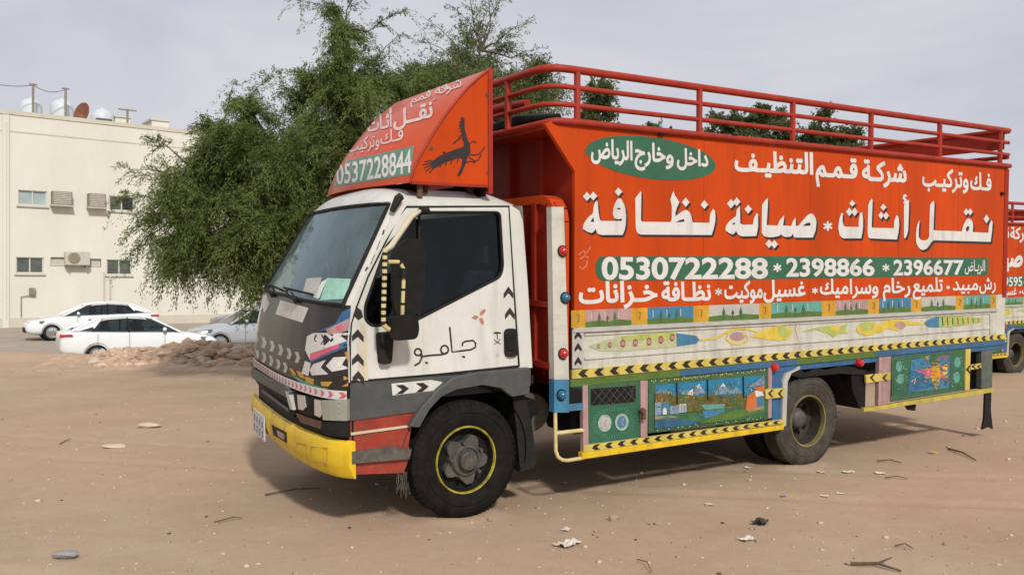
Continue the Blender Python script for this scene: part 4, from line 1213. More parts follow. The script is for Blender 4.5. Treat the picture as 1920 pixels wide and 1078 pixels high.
chevrons('chevron_strip', TRUCK, P(1071, 700, YB).x, BX1, z0, z1, P(1865, 637, YB).z, P(1865, 627.5, YB).z, YB - 0.012, pitch, xa - 4*pitch + 0.02 + pitch)
# side rail beam, green then blue
b = MB(); xm = P(1274, 700, YB).x; x0_ = P(1069, 718, YB).x; zt_ = z0 - 0.004
b.box((x0_, YB - 0.006, zt_ - 0.055), (BX1, YB + 0.06, zt_), 0)
b.box((x0_ + 0.01, YB + 0.005, zt_ - 0.10), (BX1, YB + 0.05, zt_ - 0.056), 1)
beam = b.build('side_beam', [GRASSY, BLUE], TRUCK, bevel=0.004)
d = Paint(); zq = lambda x, z: (x, z)
segs = [(xm, xm + 1.3), (4.15, BX1)]
for a, c in segs:
    d.it.append(([(a, zt_ - 0.05), (c, zt_ - 0.05), (c, zt_ - 0.006), (a, zt_ - 0.006)], [(0, 1, 2, 3)], BLUE, 1))
d.build('painted_stripe', beam, lambda a, b, o: Vector((a, YB - 0.0065 - o, b)))

# --- skirts, tool locker, ladder
lad = MB()
lad.tube([P(1041, 773, YB), P(1042, 845, YB), P(1046, 856, YB), P(1054, 862, YB), P(1064, 863, YB), P(1094, 858, YB)], 0.013, n=8)
lad.tube([P(1042, 812, YB), P(1094, 806, YB)], 0.014, n=8)
lad.build('side_step', ARM, TRUCK, smooth=True)
slab('step_block', [(1062, 728), (1092, 727), (1092, 756), (1062, 757)], YB, 0.2, BLACKM, TRUCK)
slab('step_bar', [(1041, 760), (1094, 755), (1094, 768), (1041, 773)], YB - 0.005, 0.04, SKYB, TRUCK)
for px in ([(1093, 722), (1103, 722), (1104, 850), (1094, 852)], [(1201, 714), (1215, 713), (1214, 818), (1202, 820)], [(1441, 690), (1448, 689), (1447, 783), (1441, 785)], [(1649, 670), (1671, 668), (1669, 757), (1647, 760)]):
    slab('skirt_post', px, YB - 0.012, 0.04, PINK, TRUCK, bevel=0.003)
lk = MB(); lk.prism([P(*q, YB) for q in ((1104, 727), (1199, 720), (1199, 829), (1104, 838))], (0, 0.03, 0))
lock = lk.build('tool_locker', GREEN, TRUCK)
d = Paint()
d.poly([(1108, 727), (1192, 720), (1192, 753), (1108, 760)], BLACKM, 1)
d.poly([(1104, 722), (1199, 714), (1199, 722), (1104, 729)], DKGREEN, 1.4)
for k in range(6):
    t0, t1 = k/6, (k+2)/6
    for s_ in (0, 1):
        a = lerp(1108, 1192, k/6); c = lerp(1108, 1192, min(1, (k+2)/6)); 
        ya = lambda x, t: lerp(lerp(727, 720, (x-1108)/84), lerp(760, 753, (x-1108)/84), t)
        d.stroke([(a, ya(a, s_)), (c, ya(c, 1 - s_))], 0.9, STEEL, 2 + 0.1*s_ + 0.02*k)
for cx, cy, m in ((1134, 793, PALEGRAY), (1166, 791, SKYB)):
    d.ell((cx, cy), (12.5, -.6), (0, 16), mat('pale_ring', (0.32, 0.40, 0.32), 0.6, var=0.3, scale=30), 1)
    d.ell((cx, cy), (8.5, -.4), (0, 11.5), m, 2)
    d.stroke([(cx + 4, cy - 7), (cx - 1, cy), (cx + 3, cy + 7)], 2.4, PINK, 3)
for k in range(46):
    a = 2*math.pi*k/46; r0, r1 = random.uniform(.62, .8), random.uniform(.86, .98)
    d.stroke([(1150 + 44*r0*math.cos(a), 792 + 34*r0*math.sin(a) - 3*math.cos(a)), (1150 + 44*r1*math.cos(a), 792 + 34*r1*math.sin(a) - 3*math.cos(a))], 0.8, TEAL, 1.5)
d.build('locker_painting', lock, SP)
b = MB(); c = P(1203.5, 770, YB - 0.02); b.lathe([(0, -0.03), (0.02, -0.028), (0.024, 0.0)], c, 'y', n=12); b.box((c.x - 0.016, c.y - 0.03, c.z - 0.06), (c.x + 0.016, c.y - 0.01, c.z - 0.02))
b.build('padlock', RUSTY, TRUCK)
ls = slab('skirt_panel', [(1216, 712), (1440, 692), (1440, 786), (1216, 812)], YB, 0.03, DKGREEN, TRUCK)
ls['label'] = 'skirt panel painted with a mountain lake and red house'
T3 = zoom(1020, 660, 0.23958)
d = Paint()
MTN = mat('mountain_blue', (0.16, 0.24, 0.33), 0.55, var=0.4, scale=14); SKYP = mat('painted_sky', (0.015, 0.17, 0.30), 0.5, var=0.2, scale=9)
OLIVE = mat('olive_paint', (0.09, 0.085, 0.02), 0.55, var=0.6, scale=18); WATER = mat('painted_water', (0.02, 0.09, 0.16), 0.5, var=0.4, scale=14); LAWN = mat('painted_lawn', (0.03, 0.12, 0.045), 0.55, var=0.3, scale=14)
HOUSE = mat('house_red', (0.50, 0.13, 0.03), 0.5, var=0.15); EARTH = mat('painted_earth', (0.26, 0.20, 0.12), 0.55, var=0.3)
d.poly(T3([(868, 258), (1720, 180), (1720, 330), (868, 380)]), SKYP, 1)
for p in ([(870, 330), (905, 285), (935, 310), (960, 290), (1010, 330)], [(1060, 340), (1110, 290), (1150, 320), (1210, 250), (1275, 320)], [(1330, 330), (1400, 240), (1460, 300), (1500, 270), (1560, 320)]):
    d.poly(T3(p), MTN, 2)
for p in ([(1130, 315), (1165, 285), (1165, 340), (1120, 345)], [(1195, 270), (1215, 245), (1230, 290)], [(1380, 270), (1400, 242), (1425, 275), (1405, 268)]):
    d.poly(T3(p), LETW, 2.5)
d.poly(T3([(868, 320), (950, 330), (1040, 335), (1120, 330), (1200, 345), (1300, 330), (1420, 340), (1560, 330), (1600, 380), (1600, 450), (868, 480)]), OLIVE, 3)
for x in (880, 900, 925, 960, 990, 1060, 1085, 1110, 1170, 1285, 1310, 1335, 1365, 1480, 1500, 1520, 1545):
    h = random.uniform(60, 130); w = random.uniform(7, 13)
    d.poly(T3([(x, 410 - h), (x + w, 400), (x - w, 402)]), random.choice([DKGREEN, OLIVE, BROWNP, GRASSY]), 3.4 + 0.01*(x % 7))
d.poly(T3([(868, 395), (918, 390), (918, 490), (868, 495)]), MTN, 4); d.poly(T3([(922, 392), (980, 388), (978, 485), (925, 490)]), SKYB, 4.1)
d.poly(T3([(930, 450), (945, 430), (960, 450), (960, 486), (930, 488)]), LETW, 4.4)
d.poly(T3([(985, 420), (1060, 415), (1060, 480), (985, 485)]), MTN, 4.2); d.poly(T3([(1060, 405), (1115, 402), (1115, 468), (1060, 473)]), PALEGRAY, 4.3)
for x in (1070, 1092): d.poly(T3([(x, 418), (x + 14, 417), (x + 14, 465), (x, 466)]), MTN, 4.6)
d.poly(T3([(868, 495), (1230, 470), (1420, 440), (1560, 420), (1560, 500), (868, 600)]), LAWN, 4)
d.poly(T3([(1225, 410), (1420, 405), (1400, 440), (1260, 450)]), TEAL, 4.7)
d.poly(T3([(1240, 460), (1400, 445), (1420, 465), (1330, 500), (1260, 520)]), SKYB, 5)
d.poly(T3([(868, 545), (1000, 520), (1220, 540), (1180, 565), (868, 600)]), WATER, 5)
d.poly(T3([(868, 500), (1000, 495), (1050, 510), (868, 525)]), EARTH, 5.2)
d.poly(T3([(1210, 560), (1330, 500), (1500, 450), (1725, 430), (1725, 500)]), GRASSY, 5.4)
d.poly(T3([(1230, 560), (1500, 520), (1725, 460), (1725, 505)]), LAWN, 5.6)
d.poly(T3([(1600, 270), (1725, 180), (1725, 255), (1615, 275)]), MTN, 6); d.poly(T3([(1640, 280), (1725, 258), (1725, 310), (1700, 320)]), HOUSE, 6.1)
d.poly(T3([(1590, 340), (1650, 300), (1665, 345), (1665, 445), (1580, 450)]), HOUSE, 6.3)
d.poly(T3([(1650, 298), (1710, 310), (1722, 340), (1660, 350)]), LETW, 6.5); d.poly(T3([(1662, 350), (1722, 342), (1720, 430), (1665, 445)]), SKYB, 6.4)
d.poly(T3([(1580, 450), (1720, 420), (1725, 440), (1600, 470)]), EARTH, 6.6)
rl2 = random.Random(5)
for k in range(420):                        # dabs of the brush
    px = rl2.uniform(872, 1715); py = rl2.uniform(300, 585); sl = (px - 868) * -0.09
    y = py + sl
    if py < 400: m, ln = rl2.choice([OLIVE, DKGREEN, BROWNP, GRASSY, OCHRE, LEAFY]), (rl2.uniform(-3, 3), rl2.uniform(-22, -6))
    elif py < 500: m, ln = rl2.choice([LAWN, GRASSY, DKGREEN, EARTH, OLIVE]), (rl2.uniform(8, 26), rl2.uniform(-5, 1))
    else: m, ln = rl2.choice([WATER, BLUE, LAWN, SKYB, DKGREEN]), (rl2.uniform(14, 44), rl2.uniform(-6, 0))
    d.stroke(T3([(px, y), (px + ln[0]*.5, y + ln[1]*.5 - 1), (px + ln[0], y + ln[1])]), rl2.uniform(0.6, 1.5), m, 3.2 + rl2.random() * 2.2)
for px in (1040, 1280, 1560): d.stroke(T3([(px, 250 - (px-868)*.09), (px + 4, 420 - (px-868)*.09)]), 2.2, BLACKM, 6.7)
for k in range(60):                         # speckled frame round the picture
    t = k / 60
    d.ell((lerp(1222, 1437, t), lerp(715, 694, t) + random.uniform(-1.5, 1.5)), (1.3, 0), (0, 1.6), random.choice([SWIRL, OCHRE, MAROON, LEAFY, BLUE]), 2, 6)
    d.ell((lerp(1222, 1437, t), lerp(807, 783, t) + random.uniform(-2, 1)), (1.2, 0), (0, 1.5), random.choice([GRASSY, OLIVE, LEAFY, BLUE]), 7, 6)
d.build('landscape_painting', ls, SP)
rail = P(1092, 834, YB), P(1470, 785, YB), P(1470, 793, YB), P(1092, 847, YB)
chevrons('chevron_strip', TRUCK, rail[0].x, rail[1].x, rail[3].z, rail[0].z, rail[2].z, rail[1].z, YB - 0.014, 0.115, rail[0].x + 0.10)
slab('skirt_rail', [(1092, 849), (1470, 796), (1470, 805), (1092, 861)], YB - 0.02, 0.05, YELLOW, TRUCK, bevel=0.003)
b = MB(); b.box((0.95, YF - 0.05, 0.30), (2.85, YF - 0.02, 0.84)); b.build('skirt_panel', DKGREEN, TRUCK)  # unseen far skirts, both added to keep light from under the truck
b = MB(); b.box((4.35, YF - 0.05, 0.38), (6.0, YF - 0.02, 0.84)); b.build('skirt_panel', DKGREEN, TRUCK)
b = MB(); b.box((1.0, 0.12, 0.42), (2.4, 0.5, 0.78)); b.box((1.35, 1.5, 0.40), (2.5, 1.95, 0.8)); b.build('dark_filler', BLACKM, TRUCK, bevel=0.04)  # black boxes added so the gaps behind step and skirts read dark
b = MB(); b.tube([(3.98, 0.30, 0.70), (3.99, 1.0, 0.60), (3.98, 1.8, 0.70)], 0.13, n=14); b.build('spare_tyre_carrier', BLACKM, TRUCK, smooth=True)
# rear arch and panels
slab('arch_panel', [(1448, 690), (1475, 686), (1476, 718), (1470, 800), (1448, 790)], YB + 0.01, 0.03, BLUE, TRUCK)
slab('arch_edge', [(1474, 700), (1492, 692), (1500, 686), (1500, 692), (1484, 700), (1477, 716), (1474, 798), (1467, 800), (1468, 716)], YB - 0.01, 0.05, PALEGRAY, TRUCK)
wr = MB(); wr.lathe([(0.48, 0.0), (0.48, 0.52)], (3.315, YB + 0.02, 0.40), 'y', n=24, a0=math.radians(20), a1=math.radians(160))
wr.build('wheel_well', BLACKM, TRUCK, smooth=True)
b = MB()
pts = [(1478, 703), (1500, 693), (1512, 700), (1530, 690), (1552, 694), (1575, 686), (1600, 688), (1622, 695), (1622, 703), (1575, 700), (1500, 707)]
b.prism([P(x, y, YB + 0.005) for x, y in pts], (0, 0.03, 0)); b.build('torn_mudguard', RUBBER, TRUCK)
slab('mud_flap', [(1596, 694), (1624, 694), (1622, 768), (1612, 766), (1598, 730)], YB + 0.02, 0.5, BLACKM, TRUCK)
for px in ([(1435, 730), (1471, 727), (1471, 744), (1436, 748)], [(1623, 703), (1670, 698), (1670, 712), (1624, 718)], [(1811, 655), (1820, 654), (1818, 730), (1810, 731)], [(1820, 684), (1840, 681), (1840, 690), (1820, 693)]):
    p = slab('chevron_tab', px, YB - 0.018, 0.015, LYEL, TRUCK)
    d = Paint()
    x0, x1 = min(a for a, _ in px), max(a for a, _ in px); y0, y1 = min(b for _, b in px), max(b for _, b in px)
    n = 2 if x1 - x0 > 15 else 1
    for k in range(n):
        xm = lerp(x0, x1, (k + .5)/n); ym = (y0 + y1)/2; h = min((y1 - y0)*.34, 8)
        d.poly([(xm + 3, ym - h), (xm + 6, ym - h), (xm + 1, ym), (xm + 6, ym + h), (xm + 3, ym + h), (xm - 4, ym)], LETK, 1)
    d.build('arrow_marks', p, lambda a, b, o: P(a, b, YB - 0.0185 - o))
for px in ((1449, 688), (1609, 680)):
    b = MB(); b.lathe([(0, -0.05), (0.025, -0.045), (0.036, -0.02), (0.036, 0.01)], P(*px, YB), 'y', n=14); b.build('marker_light', REDL, TRUCK, smooth=True)
rs = slab('skirt_panel', [(1672, 670), (1811, 655), (1811, 731), (1672, 753)], YB, 0.03, DKGREEN, TRUCK)
rs['label'] = 'rear skirt panel painted blue with a bright bird'
T4 = zoom(1420, 640, 0.26042)
d = Paint()
d.poly(T4([(985, 140), (1095, 128), (1075, 370), (980, 385)]), GREEN, 1)
d.poly(T4([(1110, 132), (1390, 95), (1380, 335), (1085, 365)]), SKYB, 1)
d.poly(T4([(1110, 200), (1250, 190), (1230, 330), (1085, 365)]), BLUE, 2)
d.poly(T4([(1390, 95), (1495, 80), (1490, 330), (1385, 340)]), GREEN, 1)
d.poly(T4([(1250, 180), (1310, 165), (1325, 240), (1290, 350), (1255, 290)]), OCHRE, 3)
d.poly(T4([(1130, 205), (1250, 195), (1300, 230), (1360, 180), (1350, 260), (1270, 265), (1200, 235)]), HOTPINK, 2.5)
d.ell(T4([(1280, 140)])[0], (9, 0), (0, 10), DKGREEN, 4)
d.poly(T4([(1330, 180), (1365, 160), (1370, 230), (1340, 250)]), SWIRL, 3.5)
for x, y in ((1020, 180), (1030, 270), (1440, 150), (1435, 260)): d.ell(T4([(x, y)])[0], (6, 0), (0, 10), TEAL, 2)
d.stroke(T4([(1110, 290), (1140, 260), (1130, 310)]), 2, PALEGRAY, 4)
rl3 = random.Random(8)
for k in range(170):
    x = rl3.uniform(1100, 1380); y = rl3.uniform(120, 345) - (x - 1100) * .08
    m = rl3.choice([BLUE, SKYB, TEAL, SKYP, DKGREEN]) if not (1200 < x < 1370 and y < 290) else rl3.choice([OCHRE, HOTPINK, SWIRL, MAROON, BROWNP, SKYB])
    d.stroke(T4([(x, y), (x + rl3.uniform(8, 34), y + rl3.uniform(-12, 8))]), rl3.uniform(.8, 1.8), m, 3 + rl3.random() * 2)
for k in range(90):
    x = rl3.choice([rl3.uniform(985, 1085), rl3.uniform(1395, 1490)]); y = rl3.uniform(140, 360) - max(0, x - 1000) * .1
    d.stroke(T4([(x, y), (x + rl3.uniform(-8, 8), y + rl3.uniform(-14, 14))]), rl3.uniform(.7, 1.5), rl3.choice([TEAL, DKGREEN, GRASSY, PALEGRAY]), 3 + rl3.random())
d.poly(T4([(960, 395), (1500, 335), (1500, 352), (960, 428)]), DKGREEN, 5)
d.build('bird_painting', rs, SP)
slab('skirt_rail', [(1620, 765), (1863, 727), (1863, 735), (1620, 772)], YB - 0.01, 0.04, mat('rail_yellow_worn', (0.46, 0.38, 0.05), 0.5, var=0.3, scale=10, dust=0.35), TRUCK)
slab('rear_bracket', [(1840, 652), (1861, 648), (1860, 728), (1840, 730)], YB + 0.01, 0.05, mat('bracket_teal', (0.06, 0.09, 0.08), 0.6, var=0.4, dust=0.3), TRUCK)
slab('rear_bracket', [(1821, 657), (1841, 655), (1840, 727), (1820, 730)], YB + 0.12, 0.05, BLACKM, TRUCK)
b = MB()
b.prism([P(x, y, YB + 0.02) for x, y in ((1848, 735), (1859, 735), (1858, 770), (1862, 804), (1854, 800), (1842, 805), (1846, 785))], (0, 0.02, 0))
b.build('drag_strap', RUBBER, TRUCK)
b = MB(); b.prism([P(x, y, YB + 0.05) for x, y in ((1700, 760), (1718, 758), (1716, 770), (1706, 769))], (0, 0.03, 0)); b.build('hanging_clip', BLACKM, TRUCK)

# --- wind deflector over the cab
DY0, DY1 = 0.115, 1.64
prof = [(-0.290, 2.185), (-0.262, 2.27), (-0.215, 2.36), (-0.155, 2.46), (-0.07, 2.585), (0.03, 2.715), (0.15, 2.845), (0.30, 2.972)]
def sm(t):
    k = t * (len(prof) - 1); i = min(int(k), len(prof) - 2); f = k - i
    g = lambda j: Vector(prof[max(0, min(len(prof)-1, j))])
    a, b_, c, e = g(i-1), g(i), g(i+1), g(i+2)
    return 0.5 * ((2*b_) + (c - a)*f + (2*a - 5*b_ + 4*c - e)*f*f + (3*b_ - a - 3*c + e)*f**3)
b = MB()
def dsf(u, v):
    p = sm(v); yy = lerp(DY0, DY1, u)
    return Vector((p.x - (1 - (2*u-1)**2) * (0.10 * (1 - v) + 0.10 * math.sin(math.pi * v)), yy, p.y))
b.grid(dsf, 24, 28)
defl = b.build('wind_deflector', DEFLP, TRUCK, smooth=True)
defl['label'] = 'curved orange wind deflector above the cab with phone number'
outline = [(sm(k/20).x, DY0 + 0.004, sm(k/20).y) for k in range(21)] + [(0.30, DY0 + 0.004, 2.185)]
b = MB(); b.prism(outline, (0, 0.015, 0)); b.build('deflector_side', ORANGE, defl)
b = MB(); b.prism([(p[0], DY1 + DY0 - p[1], p[2]) for p in outline], (0, -0.015, 0)); b.build('deflector_side', ORANGE, defl)
b = MB(); b.tube([(sm(k/20).x - 0.002, DY0 + 0.002, sm(k/20).y) for k in range(21)], 0.009, n=6)
b.box((-0.28, DY0 - 0.004, 2.178), (0.30, DY0 + 0.02, 2.196)); b.box((0.285, DY0 - 0.006, 2.14), (0.318, DY0 + 0.03, 2.97))
b.build('deflector_edge', RAILRED, defl)
b = MB()
for y in (0.3, 0.9, 1.45): b.tube([(-0.1, y, 2.12), (-0.1, y, 2.20)], 0.025, n=8); b.tube([(0.25, y, 2.12), (0.25, y, 2.20)], 0.025, n=8)
b.tube([(-0.20, 0.16, 2.10), (-0.20, 0.16, 2.19)], 0.02, n=8)
b.build('deflector_bracket', RUSTY, defl)
b = MB(); b.box((-0.18, DY0 + .06, 2.12), (-0.17, DY1 - .03, 2.21)); b.box((0.27, DY0 + .02, 2.12), (0.28, DY1 - .02, 2.21)); b.build('gap_blackout', BLACKM, defl)  # black sheets added to make the gap under the deflector dark
DB = bvh(defl); DPROJ = onto(DB)
d = Paint()
FADEG = mat('faded_green', (0.10, 0.22, 0.16), 0.45, var=0.2, dust=0.2)
d.poly([(632, 306), (777, 274), (771, 328), (626, 351)], FADEG, 1)
d.text('0537228844', LETW, 632, 348, 37, 772, 325, 45, bold=0.018, mode='bbox', layer=2)
d.text('وتركيب', FADEW, 655, 286, 20, 712, 274, 24, bold=0.012)
d.text('فـك', FADEW, 714, 272, 22, 757, 262, 26, bold=0.012)
d.text('أثـاث', FADEW, 690, 248, 20, 736, 238, 26, bold=0.03)
d.text('نقــل', FADEW, 738, 238, 26, 812, 219, 32, bold=0.03)
d.text('شركة قمم', FADEW, 770, 196, 14, 866, 163, 18, bold=0.012)
d.build('lettering', defl, DPROJ, maxlen=14, step=0.0022)
E5 = zoom(580, 90, 0.26893)
d = Paint()
d.poly(E5([(1055,490),(1070,480),(1083,500),(1083,560),(1097,620),(1122,680),(1124,730),(1102,770),(1085,820),(1065,870),(1045,898),(1030,890),(1045,860),(1062,815),(1068,775),(1040,765),(1000,782),(960,792),(920,812),(880,838),(855,838),(850,800),(870,782),(900,758),(960,730),(1020,708),(1062,696),(1080,680),(1070,640),(1060,590)]), LETK, 1)
for pts in ([(870,795),(790,815)], [(868,805),(800,838)], [(870,815),(812,862)], [(875,825),(838,872)], [(860,785),(805,792)], [(1115,745),(1175,745),(1205,718),(1225,690)], [(1112,760),(1155,790),(1180,780),(1200,740)], [(1110,675),(1140,652),(1165,658)],
            [(1072,620),(1030,645),(1005,668)], [(1072,600),(1040,625)], [(1062,520),(1045,518)], [(1064,545),(1050,548)], [(1000,775),(985,808)], [(1040,770),(1030,800)], [(960,790),(948,818)], [(920,808),(912,832)], [(950,735),(930,725)], [(1090,800),(1120,790),(1160,800)]):
    d.stroke(E5(pts), 2.0, LETK, 1.4)
for k in range(9):                          # ragged flight feathers
    x = 905 + k*17; y = 795 - k*9; d.poly(E5([(x - 7, y - 18), (x + 9, y - 22), (x - 4, y + 26 + 6*(k % 2))]), LETK, 1.2 + .02*k)
for k in range(8):
    x = 1060 + k*6; y = 520 + k*20; d.poly(E5([(x, y), (x + 6, y + 18), (x - 22 - 4*(k % 3), y + 26)]), LETK, 1.2 + .02*k)
for x, y in ((850, 700), (1240, 330), (1250, 870)):
    d.ell(E5([(x, y)])[0], (4, 0), (0, 4.6), RUSTY, 1)
d.build('eagle_painting', defl, lambda a, b, o: P(a, b, DY0 + 0.003 - o))
# ------------------------------------------------------------------ second truck of the same kind, further back
def copy_tree(o, parent=None, skip=()):
    c = o.copy(); COL.objects.link(c)
    if parent: c.parent = parent
    for ch in [q for q in bpy.data.objects if q.parent == o]:
        if ch.name.split('.')[0] in skip: continue
        copy_tree(ch, c, skip)
    return c
SKIP = ('heading_lettering', 'phone_band', 'service_lettering', 'oval_sign', 'signature_scribble', 'main_lettering', 'bird_painting', 'locker_painting', 'landscape_painting', 'eagle_painting')
kids = {}
T2 = copy_tree(TRUCK, None, SKIP)
T2['label'] = 'second orange cargo lorry parked behind the tail of the foreground lorry'
D2 = 15.3
hub2 = at(1907, 665, D2)
T2.matrix_world = Matrix.Translation(hub2 - TM @ Vector((3.315, -0.085, 0.32))) @ TM.to_4x4()
side2 = [q for q in bpy.data.objects if q.parent == T2 and q.name.startswith('side_panel') and q.get('label')][0]
d = Paint()
d.poly([(1122, 481), (1851, 483), (1850, 516), (1130, 527)], GREEN, 1)
d.text('0559595', LETW, 1380, 524, 38, 1538, 522, 38, bold=0.02, mode='bbox')
d.text('412', LETW, 1545, 521, 37, 1610, 520, 37, bold=0.02, mode='bbox')
d.text('قـمـم', LETW, 1380, 322, 44, 1470, 330, 44, bold=0.03)
d.text('شركة', LETW, 1475, 330, 44, 1590, 338, 44, bold=0.03)
d.build('phone_band', side2, SP)
d = Paint(); bottom_line(d); d.build('service_lettering', side2, SP)
d = Paint()
d.text('صيانة', LETW, 1370, 440, 70, 1540, 440, 70, bold=0.05)
d.text('أثـاث', LETW, 1560, 445, 70, 1690, 450, 66, bold=0.05)
d.build('main_lettering', side2, SP)

# ------------------------------------------------------------------ ground
def sstep(a, b, x):
    t = np.clip((x - a) / (b - a), 0, 1); return t * t * (3 - 2 * t)
_G = np.random.default_rng(3).random((64, 64))
def vnoise(x, y):
    xi = np.floor(x).astype(int); yi = np.floor(y).astype(int); fx = x - xi; fy = y - yi
    fx = fx*fx*(3-2*fx); fy = fy*fy*(3-2*fy)
    g = lambda a, b: _G[a % 64, b % 64]
    return (g(xi, yi)*(1-fx) + g(xi+1, yi)*fx)*(1-fy) + (g(xi, yi+1)*(1-fx) + g(xi+1, yi+1)*fx)*fy
def fbm(x, y, o=4):
    s = 0; a = 0.5
    for k in range(o):
        s = s + a * (vnoise(x * 2**k + 17*k, y * 2**k + 9*k) - 0.5); a *= 0.5
    return s
def height(x, y):
    x = np.asarray(x, float); y = np.asarray(y, float)
    w = sstep(4.0, -1.0, x)
    e = 18.4 + 1.2 * fbm(x * 0.35, y * 0.0 + 3.0)
    z = w * (-0.88 * sstep(e, e + 3.6, y) + 0.33 * sstep(24, 36, y))
    z = z + w * 0.16 * np.exp(-((y - e + 0.5) / 0.55) ** 2) * (0.4 + 1.6 * np.clip(fbm(x * 1.1 + 40, y * 0.4) + 0.35, 0, 1)) * sstep(9.5, 8.0, np.abs(x + 9))
    near = sstep(26, 14, y)
    calm = sstep(0.0, 3.0, np.abs(y - (5.3 + 0.62 * (x + 0.3))) + 0.0)
    z = z + near * (0.055 * fbm(x * 0.6, y * 0.6) + 0.022 * fbm(x * 2.3 + 5, y * 2.3) ) * (0.35 + 0.65 * calm)
    z = z + near * 0.009 * fbm(x * 9, y * 9, 3)
    for wx, wy in ((-0.34, 5.75), (2.43, 7.42)):     # sand pressed up round the near tyres
        rr_ = np.hypot((x - wx) * 0.85 + (y - wy) * 0.53, ((y - wy) * 0.85 - (x - wx) * 0.53) * 1.3)
        z = z + 0.022 * np.exp(-((rr_ - 0.20) / 0.09) ** 2)
    for c0, c1, c2 in ((3.35, 0.16, 0.030), (3.72, 0.16, 0.030), (4.15, -0.10, 0.02), (6.6, -0.22, 0.012), (7.5, -0.2, 0.01), (2.75, 0.05, -0.02)):
        dd = y - (c0 + c1 * x + c2 * x * x); wob = 0.6 + 0.8 * np.clip(fbm(x * 0.7 + c0 * 9, y * 0.7) + 0.5, 0, 1)
        z = z + 0.6 * wob * (-0.013 * np.exp(-(dd / 0.075) ** 2) + 0.008 * np.exp(-((np.abs(dd) - 0.14) / 0.05) ** 2)) * sstep(12, 9, y)
    return z
def gz_at(x, y): return float(height(np.array([x]), np.array([y]))[0])
def sheet_grid(name, xs, ys_, zoff, m, smooth=True):
    X, Y = np.meshgrid(xs, ys_)
    Z = height(X, Y) + zoff
    nx, ny = len(xs), len(ys_)
    v = np.stack([X.ravel(), Y.ravel(), Z.ravel()], 1)
    i = np.arange(nx * ny).reshape(ny, nx)
    f = np.stack([i[:-1, :-1], i[:-1, 1:], i[1:, 1:], i[1:, :-1]], -1).reshape(-1, 4)
    me = bpy.data.meshes.new(name)
    me.vertices.add(len(v)); me.vertices.foreach_set('co', v.ravel())
    me.loops.add(len(f) * 4); me.loops.foreach_set('vertex_index', f.ravel())
    me.polygons.add(len(f)); me.polygons.foreach_set('loop_start', np.arange(0, len(f)*4, 4)); me.polygons.foreach_set('loop_total', np.full(len(f), 4))
    me.polygons.foreach_set('use_smooth', np.ones(len(f), bool))
    me.update(calc_edges=True); me.materials.append(m)
    o = bpy.data.objects.new(name, me); COL.objects.link(o)
    return struct(o)
